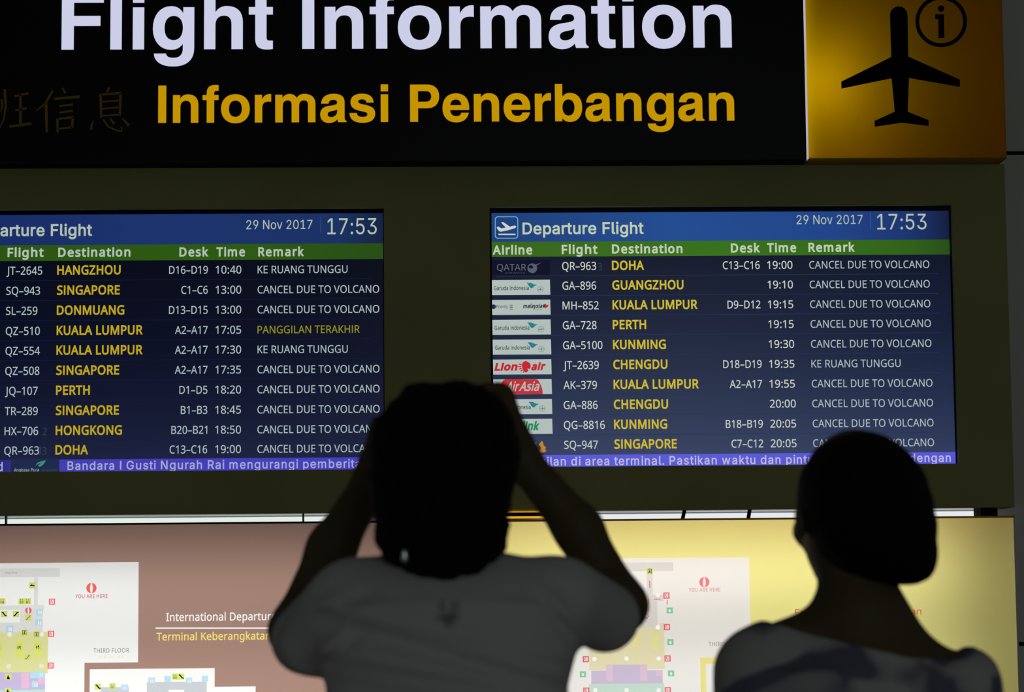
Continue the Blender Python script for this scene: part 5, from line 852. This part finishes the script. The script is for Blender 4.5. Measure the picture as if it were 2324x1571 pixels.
class Field:
    def __init__(s, lo, hi, h):
        s.h = h; s.o = np.array(lo, float); s.n = np.ceil((np.array(hi)-s.o)/h).astype(int)+1
        s.F = np.full(s.n, .08, np.float32)
        s.ax = [s.o[i]+h*np.arange(s.n[i]) for i in range(3)]
    def blk(s, lo, hi):
        a = [max(0, int((lo[i]-s.o[i])/s.h)) for i in range(3)]; b = [min(s.n[i], int((hi[i]-s.o[i])/s.h)+2) for i in range(3)]
        sl = tuple(slice(a[i], b[i]) for i in range(3))
        X, Y, Z = np.meshgrid(*[s.ax[i][sl[i]] for i in range(3)], indexing='ij', sparse=True); return sl, X, Y, Z
    def add(s, d, sl, k, op='u'):
        a = s.F[sl]
        if op == 'u':
            hh = np.maximum(k-np.abs(a-d), 0)/k if k > 0 else 0
            s.F[sl] = np.minimum(a, d)-hh*hh*k*.25
        else: 
            hh = np.maximum(k-np.abs(a+d), 0)/k if k > 0 else 0
            s.F[sl] = np.maximum(a, -d)+hh*hh*k*.25
    def cone(s, p, q, r0, r1, k=.02, op='u'):
        p, q = np.array(p, float), np.array(q, float); m = max(r0, r1)+.07
        sl, X, Y, Z = s.blk(np.minimum(p, q)-m, np.maximum(p, q)+m); d = q-p; L = d@d
        t = np.clip(((X-p[0])*d[0]+(Y-p[1])*d[1]+(Z-p[2])*d[2])/L, 0, 1)
        s.add(np.sqrt((X-p[0]-t*d[0])**2+(Y-p[1]-t*d[1])**2+(Z-p[2]-t*d[2])**2)-(r0+(r1-r0)*t), sl, k, op); return s
    def ell(s, c, r, k=.02, op='u'):
        m = max(r)+.07; c = np.array(c, float); sl, X, Y, Z = s.blk(c-m, c+m)
        q = np.sqrt(((X-c[0])/r[0])**2+((Y-c[1])/r[1])**2+((Z-c[2])/r[2])**2); g = np.sqrt(((X-c[0])/r[0]**2)**2+((Y-c[1])/r[1]**2)**2+((Z-c[2])/r[2]**2)**2)
        s.add(q*(q-1)/np.maximum(g, 1e-6), sl, k, op); return s
    def loft(s, tab, k=.02):
        """tab rows: z, cx, cy, a, b  (ascending z)"""
        tab = np.array(tab); m = max(tab[:, 3].max(), tab[:, 4].max())+.05; cx, cy = tab[:, 1].mean(), tab[:, 2].mean()
        sl, X, Y, Z = s.blk((cx-m-.1, cy-m-.1, tab[0, 0]-.06), (cx+m+.1, cy+m+.1, tab[-1, 0]+.06))
        zc = np.clip(Z, tab[0, 0], tab[-1, 0]); CX, CY, A, B = [np.interp(zc, tab[:, 0], tab[:, i]) for i in (1, 2, 3, 4)]
        n = 2.5; q = (np.abs((X-CX)/A)**n+np.abs((Y-CY)/B)**n)**(1/n); d = (q-1)*np.minimum(A, B); dz = np.abs(Z-zc)
        d = np.where(dz > 0, np.sqrt(np.maximum(d, 0)**2+dz**2), d); s.add(d.astype(np.float32), sl, k); return s
    def wobble(s, amp, f, seed=0):
        X, Y, Z = np.meshgrid(*s.ax, indexing='ij', sparse=True); r = np.random.RandomState(seed); t = 0
        for i in range(5):
            v = r.randn(3); v /= np.linalg.norm(v); w_ = r.randn(3); w_ /= np.linalg.norm(w_)
            t = t+np.sin(f*(1+.35*i)*(v[0]*X+v[1]*Y+v[2]*Z)+r.rand()*6)*np.sin(f*(1+.3*i)*(w_[0]*X+w_[1]*Y+w_[2]*Z)+r.rand()*6)
        s.F += (amp*t/2).astype(np.float32); return s
    def mesh(s, name, mat, parent):
        P, Q = surface_nets(s.F, s.o, s.h); return obj(name, P, Q.tolist(), mat, parent, smooth=True)
def P3(px, py, Y): return W(px, py, Y)
SKIN = pbr('brown_skin', (.112, .085, .038), .6, .3); HAIR = pbr('black_hair', (.004, .004, .004), .75, .15, bump=.3, scale=180, stretch=(3, 3, .4))
TEE = pbr('white_cotton', (.62, .62, .63), .9, .1); JEANS = pbr('dark_denim', (.03, .035, .06), .9, .1, noise=.2, scale=200); SHOE = pbr('black_shoe', (.02, .02, .02), .6, .3)
EYE = pbr('eye_white', (.7, .7, .68), .2, .5); LIP = pbr('lip', (.18, .06, .045), .5, .4)
def head(F, c, s, yaw, pitch=0.0):
    """skull, jaw, face; c = skull centre, facing +Y turned by yaw (radians, + to the left); returns local->world"""
    cy_, sy_ = math.cos(yaw), math.sin(yaw); cp, sp = math.cos(pitch), math.sin(pitch)
    def L(x, y, z):
        y, z = y*cp-z*sp, y*sp+z*cp
        return (c[0]+s*(x*cy_-y*sy_), c[1]+s*(x*sy_+y*cy_), c[2]+s*z)
    F.ell(L(0, -.01, .02), (.072*s, .090*s, .088*s), .02)
    F.ell(L(0, .028, -.045), (.056*s, .060*s, .068*s), .03)
    F.ell(L(0, .062, -.095), (.024*s, .022*s, .018*s), .03)               # chin
    F.cone(L(0, .088, .005), L(0, .108, -.028), .008*s, .013*s, .012)      # nose
    for q in (-1, 1):
        F.ell(L(.013*q, .098, -.034), (.010*s, .010*s, .008*s), .008)
        F.ell(L(.031*q, .078, .012), (.018*s, .012*s, .010*s), .012, 's')   # socket
        F.cone(L(.045*q, .078, .028), L(.012*q, .090, .026), .006*s, .007*s, .01)   # brow
        F.ell(L(.043*q, .066, -.035), (.020*s, .016*s, .020*s), .02)       # cheek
        F.ell(L(.076*q, -.005, -.012), (.009*s, .019*s, .032*s), .008)     # ear
        F.ell(L(.083*q, -.002, -.008), (.005*s, .010*s, .018*s), .005, 's')
    F.ell(L(0, .087, -.060), (.024*s, .010*s, .010*s), .010)
    return L
def face_bits(L, s, par):
    for q in (-1, 1):
        F = Field(np.array(L(.031*q, .073, .010))-.03, np.array(L(.031*q, .073, .010))+.03, .003); F.ell(L(.031*q, .073, .010), (.013*s, .013*s, .012*s), .001); F.mesh('eye', EYE, par)
    F = Field(np.array(L(0, .095, -.06))-.04, np.array(L(0, .095, -.06))+.04, .003); F.cone(L(-.018, .094, -.056), L(.018, .094, -.056), .004, .004, .002); F.cone(L(-.015, .095, -.064), L(.015, .095, -.064), .0045, .0045, .002); F.mesh('lips', LIP, par)
def hand(F, wrist, knuckle, across, out, fingers, thumb, r=.0095):
    """palm from wrist to the knuckle line; across = unit vector index->little; fingers: four lists of joint points"""
    wrist, knuckle, across = map(lambda v: np.array(v, float), (wrist, knuckle, across))
    F.cone(wrist, wrist+(knuckle-wrist)*.4, .026, .024, .02)
    for q in (-.028, -.0095, .0095, .028):
        F.cone(wrist+across*q*.6, knuckle+across*q, .016, .0125, .012)
    for q, jo in zip((-.030, -.010, .010, .030), fingers):
        pts = [knuckle+across*q]+[np.array(j, float) for j in jo]
        for i in range(len(pts)-1): F.cone(pts[i], pts[i+1], r*(1.05-.1*i), r*(.95-.1*i), .004)
    pts = [np.array(t, float) for t in thumb]
    for i in range(len(pts)-1): F.cone(pts[i], pts[i+1], .0145-.0025*i, .012-.002*i, .006)
def legs_and_shoes(t, cx, cy, hip_z, sep, jeans_mat, shoe_mat, hipa, body_fields, hw):
    J = Field((cx-.26, cy-.18, .04), (cx+.26, cy+.20, hip_z+.14), .01)
    for q in (-1, 1):
        J.cone((cx+q*sep*.8, cy, hip_z), (cx+q*sep, cy+.01, hip_z*.52), .094, .064, .03); J.cone((cx+q*sep, cy+.01, hip_z*.52), (cx+q*(sep+.01), cy-.01, .09), .064, .052, .02)
    J.loft([(hip_z-.04, cx, cy, hipa, .105), (hip_z+.08, cx, cy, hipa*.97, .10)], .04); J.mesh('trousers', jeans_mat, t)
    for q in (-1, 1):
        x = cx+q*(sep+.01); S = Field((x-.09, cy-.14, -.02), (x+.09, cy+.24, .16), .008)
        S.ell((x, cy+.10, .040), (.048, .11, .040), .02); S.ell((x, cy-.035, .045), (.038, .055, .045), .03); S.cone((x, cy-.01, .06), (x, cy-.01, .10), .045, .046, .02)
        S.F = np.maximum(S.F, -(S.ax[2][None, None, :]-.001)).astype(np.float32); S.mesh('shoe', shoe_mat, t)

# ---------------- the photographer
YP = 3.02
hc = P3(1002, 1085, YP); cxm = P3(1015, 1571, YP)[0]
gy = YP
per = empty('person', (cxm, gy, 0), 'dark-haired person in a white T-shirt, arms raised taking a picture', 'person')
sL, sR = P3(775, 1352, YP), P3(1275, 1345, YP)
eL, eR = P3(672, 1432, YP+.20), P3(1408, 1375, YP+.20)
mL, mR = P3(753, 1245, YP+.20), P3(1312, 1200, YP+.20)
wL, wR = P3(856, 1072, YP+.20), P3(1172, 1030, YP+.20)
B = Field((sL[0]-.20, gy-.17, .03), (sR[0]+.20, gy+.38, hc[2]+.17), .0065)
Lh = head(B, (hc[0], hc[1]+.005, hc[2]-.002), 1.06, 0.0, .10)
nb = P3(1015, 1330, YP)
B.cone((hc[0], gy+.0, hc[2]-.06), (nb[0], gy-.01, nb[2]-.03), .055, .062, .03)
zt_ = sL[2]
tors = [(.86, cxm, gy+.01, .145, .095), (1.0, cxm, gy+.01, .138, .092), (1.12, cxm, gy+.01, .140, .095), (1.25, cxm, gy+.005, .148, .100), (P3(1015, 1480, YP)[2], cxm, gy+.005, .140, .085), (P3(1015, 1385, YP)[2], cxm, gy+.01, .120, .060)]
B.loft(tors, .04)
B.cone(sL+np.array((.01,.01,-.012)), sR+np.array((-.01,.01,-.012)), .026, .026, .03)
for sh, el, md, wr in ((sL, eL, mL, wL), (sR, eR, mR, wR)):
    B.cone(sh, el, .032, .034, .02); B.cone(el, md, .033, .030, .02); B.cone(md, wr, .0305, .0235, .02)
for q in (-1, 1): B.cone((cxm+q*.07, gy, .92), (cxm+q*.09, gy+.01, .45), .08, .05, .03); B.cone((cxm+q*.09, gy+.01, .45), (cxm+q*.10, gy-.01, .09), .05, .036, .02)
# camera held at forehead height
cc_ = P3(1004, 974, YP+.215)
CH = .082; CWd = .128
kR = P3(1158, 940, YP+.235); kL = P3(862, 1010, YP+.235)
xr = cc_[0]+CWd/2; xl = cc_[0]-CWd/2; yc = cc_[1]; zt2 = cc_[2]+CH/2
# right hand: knuckles outside the grip, fingers in front of it, forefinger on top
hand(B, wR, (xr+.020, yc+.012, kR[2]+.0), (0, .25, -.968), 1,
     [[(xr+.012, yc+.010, zt2+.014), (xr-.018, yc-.002, zt2+.012)],
      [(xr+.006, yc+.046, kR[2]+.006), (xr-.026, yc+.040, kR[2]+.004)],
      [(xr+.006, yc+.047, kR[2]-.012), (xr-.028, yc+.040, kR[2]-.014)],
      [(xr+.004, yc+.044, kR[2]-.030), (xr-.022, yc+.038, kR[2]-.031)]],
     [wR+np.array((-.004, -.004, .03)), (xr+.006, yc-.028, kR[2]-.022), (xr-.026, yc-.030, kR[2]-.004)])
hand(B, wL, (xl-.022, yc+.014, kL[2]-.002), (0, .3, -.954), -1,
     [[(xl-.010, yc+.044, kL[2]+.022), (xl+.020, yc+.041, kL[2]+.024)],
      [(xl-.008, yc+.047, kL[2]+.004), (xl+.026, yc+.040, kL[2]+.006)],
      [(xl-.006, yc+.046, kL[2]-.014), (xl+.024, yc+.040, kL[2]-.014)],
      [(xl-.006, yc+.042, kL[2]-.030), (xl+.018, yc+.036, kL[2]-.033)]],
     [wL+np.array((.004, -.004, .03)), (xl-.004, yc-.028, kL[2]-.012), (xl+.026, yc-.030, kL[2]+.002)])
B.mesh('body', SKIN, per); face_bits(Lh, 1.06, per)
# hair: dome, sides and loose curls down the nape
Hf = Field((hc[0]-.13, gy-.15, hc[2]-.19), (hc[0]+.13, gy+.14, hc[2]+.16), .005)
k_ = 1/ppm(YP)
def HE(px, py, rx, rz, ry, dy=0.0, kk=.03): c = P3(px, py, YP); Hf.ell((c[0], c[1]+dy, c[2]), (rx*k_, ry, rz*k_), kk)
HE(1008, 1055, 158, 165, .112, -.005); HE(985, 1026, 132, 138, .10, -.01); HE(1080, 1004, 88, 110, .08, -.01); HE(1000, 1180, 140, 125, .085, -.03, .04); HE(930, 1225, 62, 50, .05, -.045); HE(1080, 1220, 55, 60, .05, -.045)
HE(1012, 1272, 62, 50, .04, -.055); HE(952, 905, 42, 34, .06, -.01, .012); HE(1048, 905, 50, 34, .06, -.01, .012)
for q in ((885, 1215, 26), (905, 1262, 26), (950, 1290, 24), (1018, 1302, 22), (1065, 1285, 24), (1115, 1245, 24), (1125, 1195, 20)): HE(q[0], q[1], q[2], q[2]*.9, .025, -.05, .012)
for q in (-1, 0, 1):   # open the face
    Hf.ell(Lh(.0, .085, -.02), (.062, .075, .10), .015, 's')
Hf.wobble(.0028, 170, 3); Hf.mesh('hair', HAIR, per)
# T-shirt
T = Field((sL[0]-.16, gy-.17, .86), (sR[0]+.16, gy+.25, sL[2]+.12), .006)
pm = 1/ppm(YP)
T.loft([(.90, cxm, gy+.005, .158, .112), (1.10, cxm, gy+.005, .150, .110), (1.25, cxm, gy+.0, .152, .112), (P3(1015, 1560, YP)[2], cxm, gy, 277*pm*.98, .112), (P3(1015, 1480, YP)[2], cxm, gy-.002, 292*pm, .108), (P3(1015, 1380, YP)[2], cxm, gy-.002, .155, .092)], .05)
T.cone(P3(815, 1330, YP), P3(1230, 1328, YP), 50*pm, 50*pm, .04)
T.cone(P3(920, 1325, YP), P3(1120, 1325, YP), 52*pm, 52*pm, .03)
T.cone(P3(778, 1362, YP), P3(695, 1452, YP+.09), 76*pm, 82*pm, .035); T.cone(P3(1285, 1348, YP), P3(1372, 1402, YP+.09), 80*pm, 82*pm, .035)
T.cone(P3(745, 1400, YP), P3(700, 1468, YP+.03), 62*pm, 66*pm, .02)
# sleeve openings face forwards where the arm leaves; neck opening
for sh, el in ((sL, eL), (sR, eR)):
    d = np.array(el)-np.array(sh); T.cone(np.array(sh)+d*.75, np.array(sh)+d*1.6, .042, .050, .004, 's')
T.ell(P3(1015, 1372, YP), (.145, .088, .055), .04)
T.cone((nb[0], gy+.0, nb[2]+.03), (nb[0], gy+.02, nb[2]+.12), .050, .055, .01, 's')
X, Y_, Z = np.meshgrid(*T.ax, indexing='ij', sparse=True)
z0 = P3(1015, 1500, YP)[2]; fold = np.zeros(T.F.shape, np.float32)
for (px, py, sl_, wd, am, xw) in ((1000, 1455, -.22, .012, .0045, .14), (1060, 1500, -.28, .010, .005, .13), (960, 1540, -.18, .012, .005, .12), (1010, 1590, -.2, .013, .005, .13), (720, 1410, .5, .012, .003, .05), (1340, 1370, -.6, .012, .003, .05), (760, 1490, .9, .012, .004, .04), (1290, 1440, -1.2, .012, .004, .04)):
    c = P3(px, py, YP); u = (Z-c[2])-sl_*(X-c[0]); am = am*1.8; fold = fold+am*np.exp(-(u/wd)**2)*np.exp(-((X-c[0])/xw)**2)-am*np.exp(-((u-.016)/wd)**2)*np.exp(-((X-c[0])/xw)**2)
T.F = T.F+(fold*np.clip((gy-.035-Y_)/.03, 0, 1)).astype(np.float32)
tee = T.mesh('t_shirt', TEE, per)
# small dark neck emblem printed on the back of the shirt
nt = TEE.node_tree; vc = nt.nodes.new('ShaderNodeVertexColor'); vc.layer_name = 'print'; nt.links.new(vc.outputs[0], nt.nodes['Principled BSDF'].inputs['Base Color'])
me = tee.data; n = len(me.vertices); co = np.empty(n*3); me.vertices.foreach_get('co', co); co = co.reshape(-1, 3)+np.array(org(tee)); col = np.tile(np.array([.61, .61, .615, 1.0]), (n, 1))
for (px, py, rx, ry, a) in ((1003, 1375, 9, 14, .6), (1032, 1376, 9, 14, .6), (1016, 1402, 24, 10, .75), (1018, 1416, 12, 9, .6), (1030, 1395, 10, 9, .4)):
    c = P3(px, py, YP-.10); q = np.sqrt(((co[:, 0]-c[0])/(rx/ppm(YP-.1)))**2+((co[:, 2]-c[2])/(ry/ppm(YP-.1)))**2); mk = np.clip(1.4-q, 0, 1)*a*(co[:, 1] < gy)
    col[:, :3] *= (1-mk[:, None]*.85)
ca = me.color_attributes.new('print', 'FLOAT_COLOR', 'POINT'); ca.data.foreach_set('color', col.ravel())
legs_and_shoes(per, cxm, gy, .88, .09, JEANS, SHOE, .155, None, None)
ep = P3(918, 1256, YP-.093); E_ = Field(ep-.02, ep+.02, .002); E_.ell(ep, (.0035, .0035, .0055), .001); E_.ell(ep+np.array((0, 0, -.006)), (.0045, .004, .0045), .002)
part_label(E_.mesh('earring', pbr('pearl', (.95, .95, .95), .15, .8, .6), per), 'small bright ear stud')

# the compact camera
ct = empty('compact_camera', (cc_[0], cc_[1], cc_[2]-CH/2), 'black camera held up in front of the face of the person in white', 'camera')
def bevel_box(name, x0, x1, y0, y1, z0, z1, r, mat, par):
    F = Field((x0-.01, y0-.01, z0-.01), (x1+.01, y1+.01, z1+.01), .003); X, Y, Z = np.meshgrid(*F.ax, indexing='ij', sparse=True)
    qx = np.abs(X-(x0+x1)/2)-(x1-x0)/2+r; qy = np.abs(Y-(y0+y1)/2)-(y1-y0)/2+r; qz = np.abs(Z-(z0+z1)/2)-(z1-z0)/2+r
    F.F = (np.sqrt(np.maximum(qx, 0)**2+np.maximum(qy, 0)**2+np.maximum(qz, 0)**2)+np.minimum(np.maximum(qx, np.maximum(qy, qz)), 0)-r).astype(np.float32); return F.mesh(name, mat, par)
bevel_box('camera_body', xl, xr, yc-.018, yc+.022, zt2-CH, zt2, .008, BEZEL, ct)
bevel_box('flash_hump', cc_[0]-.025, cc_[0]+.025, yc-.014, yc+.022, zt2-.004, zt2+.018, .006, BEZEL, ct)
MB().tube([(cc_[0], yc+.020, cc_[2]-.004), (cc_[0], yc+.075, cc_[2]-.004), (cc_[0], yc+.078, cc_[2]-.004)], [.033, .031, .026], 32).build('lens', BEZEL, ct, True)
MB().box(cc_[0]-.036, cc_[0]+.036, yc-.0195, yc-.0182, cc_[2]-.030, cc_[2]+.022).build('rear_screen', pbr('dark_glass', (.004, .004, .006), .1, .5), ct)
MB().tube([(xr-.022, yc+.004, zt2-.002), (xr-.022, yc+.004, zt2+.006)], .007, 16).build('shutter_button', STEEL, ct)

# ---------------- the visitor with tied hair
YQ = 3.10; kq = 1/ppm(YQ)
hq = P3(1945, 1140, YQ); cxq = P3(1945, 1571, YQ)[0]
wo = empty('person', (cxq, YQ, 0), 'person with gathered dark hair and patterned wide-neck top looking up at the screens', 'person')
sl2, sr2 = P3(1722, 1516, YQ), P3(2172, 1560, YQ)
B = Field((sl2[0]-.17, YQ-.20, .03), (sr2[0]+.17, YQ+.24, hq[2]+.14), .0065)
Lq = head(B, (hq[0]-.004, hq[1]+.012, hq[2]-.008), .95, math.radians(10), .10)
nq = P3(1955, 1372, YQ)
B.cone((hq[0]-.004, YQ+.01, hq[2]-.06), (nq[0], YQ+.005, nq[2]-.02), .048, .049, .02)
B.cone((nq[0], YQ, nq[2]-.02), P3(1955, 1470, YQ), .049, .07, .02)
for sh, q in ((sl2, -1), (sr2, 1)):
    B.cone(P3(1952+q*10, 1428, YQ), sh, .040, .030, .05)
    el = (sh[0]+q*.035, YQ+.0, sh[2]-.28); wr = (sh[0]+q*.02, YQ+.11, sh[2]-.50)
    B.cone(sh, el, .033, .032, .02); B.cone(el, wr, .032, .022, .02)
    kn = np.array(wr)+np.array((-q*.004, .035, -.065)); ac = np.array((0, .9*-1, -.43)); ac /= np.linalg.norm(ac)
    fg = [[kn+ac*o_+np.array((-q*.004, .012, -.034)), kn+ac*o_+np.array((-q*.016, .014, -.056-.006*(abs(o_) < .02)))] for o_ in (-.030, -.010, .010, .030)]
    hand(B, wr, kn, ac, q, fg, [np.array(wr)+np.array((-q*.006, .016, -.02)), kn+np.array((-q*.012, .040, -.010)), kn+np.array((-q*.020, .044, -.038))], .0085)
B.cone(P3(1895, 1447, YQ), P3(1772, 1482, YQ), .046, .040, .010)
B.loft([(.84, cxq, YQ+.01, .150, .100), (.98, cxq, YQ+.01, .120, .085), (1.12, cxq, YQ+.01, .130, .090), (1.24, cxq, YQ+.005, .140, .090), (P3(1945, 1520, YQ)[2], cxq, YQ, .130, .075)], .05)
for q in (-1, 1): B.cone((cxq+q*.07, YQ, .90), (cxq+q*.08, YQ+.01, .45), .08, .048, .03); B.cone((cxq+q*.08, YQ+.01, .45), (cxq+q*.09, YQ-.01, .09), .048, .034, .02)
B.mesh('body', SKIN, wo); face_bits(Lq, 1.0, wo)
Hf = Field((hq[0]-.14, YQ-.17, hq[2]-.17), (hq[0]+.14, YQ+.15, hq[2]+.13), .005)
def HQ(px, py, rx, rz, ry, dy=0.0, kk=.03): c = P3(px, py, YQ); Hf.ell((c[0], c[1]+dy, c[2]), (rx*kq, ry, rz*kq), kk)
HQ(1952, 1124, 143, 146, .112, -.002); HQ(1978, 1190, 120, 130, .095, -.02, .04); HQ(2038, 1235, 66, 84, .06, -.04, .03); HQ(2062, 1280, 40, 40, .045, -.05, .02)
Hf.ell(Lq(0, .095, -.03), (.066, .072, .105), .015, 's'); Hf.ell(Lq(-.062, .045, -.075), (.04, .06, .07), .015, 's')
Hf.wobble(.0010, 90, 5); part_label(Hf.mesh('hair', HAIR, wo), 'black hair gathered low behind the right ear')
# wide-neck patterned top
T = Field((sl2[0]-.20, YQ-.2, .80), (sr2[0]+.18, YQ+.2, sl2[2]+.12), .0065)
T.loft([(.86, cxq, YQ+.005, .165, .118), (1.0, cxq, YQ+.005, .150, .108), (1.24, cxq, YQ, .158, .108), (P3(1945, 1520, YQ)[2], cxq, YQ, .150, .094)], .05)
for sh, q in ((sl2, -1), (sr2, 1)):
    T.cone(P3(1952+q*10, 1428, YQ), sh, .046, .040, .05); T.ell(sh, (66*kq, .050, 66*kq), .03); T.cone(sh, (sh[0]+q*.028, YQ, sh[2]-.19), .046, .053, .03)
T.cone(P3(1952, 1410, YQ), P3(1952, 1480, YQ), .064, .092, .03); T.cone(P3(1900, 1450, YQ), P3(1772, 1486, YQ), .053, .045, .02)
X, Y_, Z = np.meshgrid(*T.ax, indexing='ij', sparse=True)
npx = [(1600, 1380), (1735, 1404), (1830, 1436), (1910, 1458), (2060, 1492), (2180, 1498), (2215, 1470), (2300, 1470)]
NX = np.array([P3(x, y, YQ-.06)[0] for x, y in npx]); NZ = np.array([P3(x, y, YQ-.06)[2] for x, y in npx])
T.F = np.maximum(T.F, (Z-np.interp(X, NX, NZ)).astype(np.float32)*.9)
for sh, q in ((sl2, -1), (sr2, 1)): T.cone((sh[0]+q*.03, YQ, sh[2]-.19), (sh[0]+q*.034, YQ+.0, sh[2]-.30), .046, .046, .004, 's')
PAT = pbr('patterned_cloth', (.5, .5, .48), .9, .1); nt = PAT.node_tree; b = nt.nodes['Principled BSDF']
tc = nt.nodes.new('ShaderNodeTexCoord'); n1 = nt.nodes.new('ShaderNodeTexNoise'); n1.inputs['Scale'].default_value = 11; n1.inputs['Detail'].default_value = 1.5; n1.inputs['Distortion'].default_value = .6
r = nt.nodes.new('ShaderNodeValToRGB'); e = r.color_ramp.elements; e[0].position = .44; e[0].color = (.16, .16, .23, 1); e[1].position = .53; e[1].color = (.52, .52, .50, 1)
nt.links.new(tc.outputs['Object'], n1.inputs['Vector']); nt.links.new(n1.outputs[0], r.inputs[0]); nt.links.new(r.outputs[0], b.inputs['Base Color'])
part_label(T.mesh('wide_neck_top', PAT, wo), 'pale grey top blotched with dark blue')
legs_and_shoes(wo, cxq, YQ, .86, .085, JEANS, SHOE, .158, None, None)
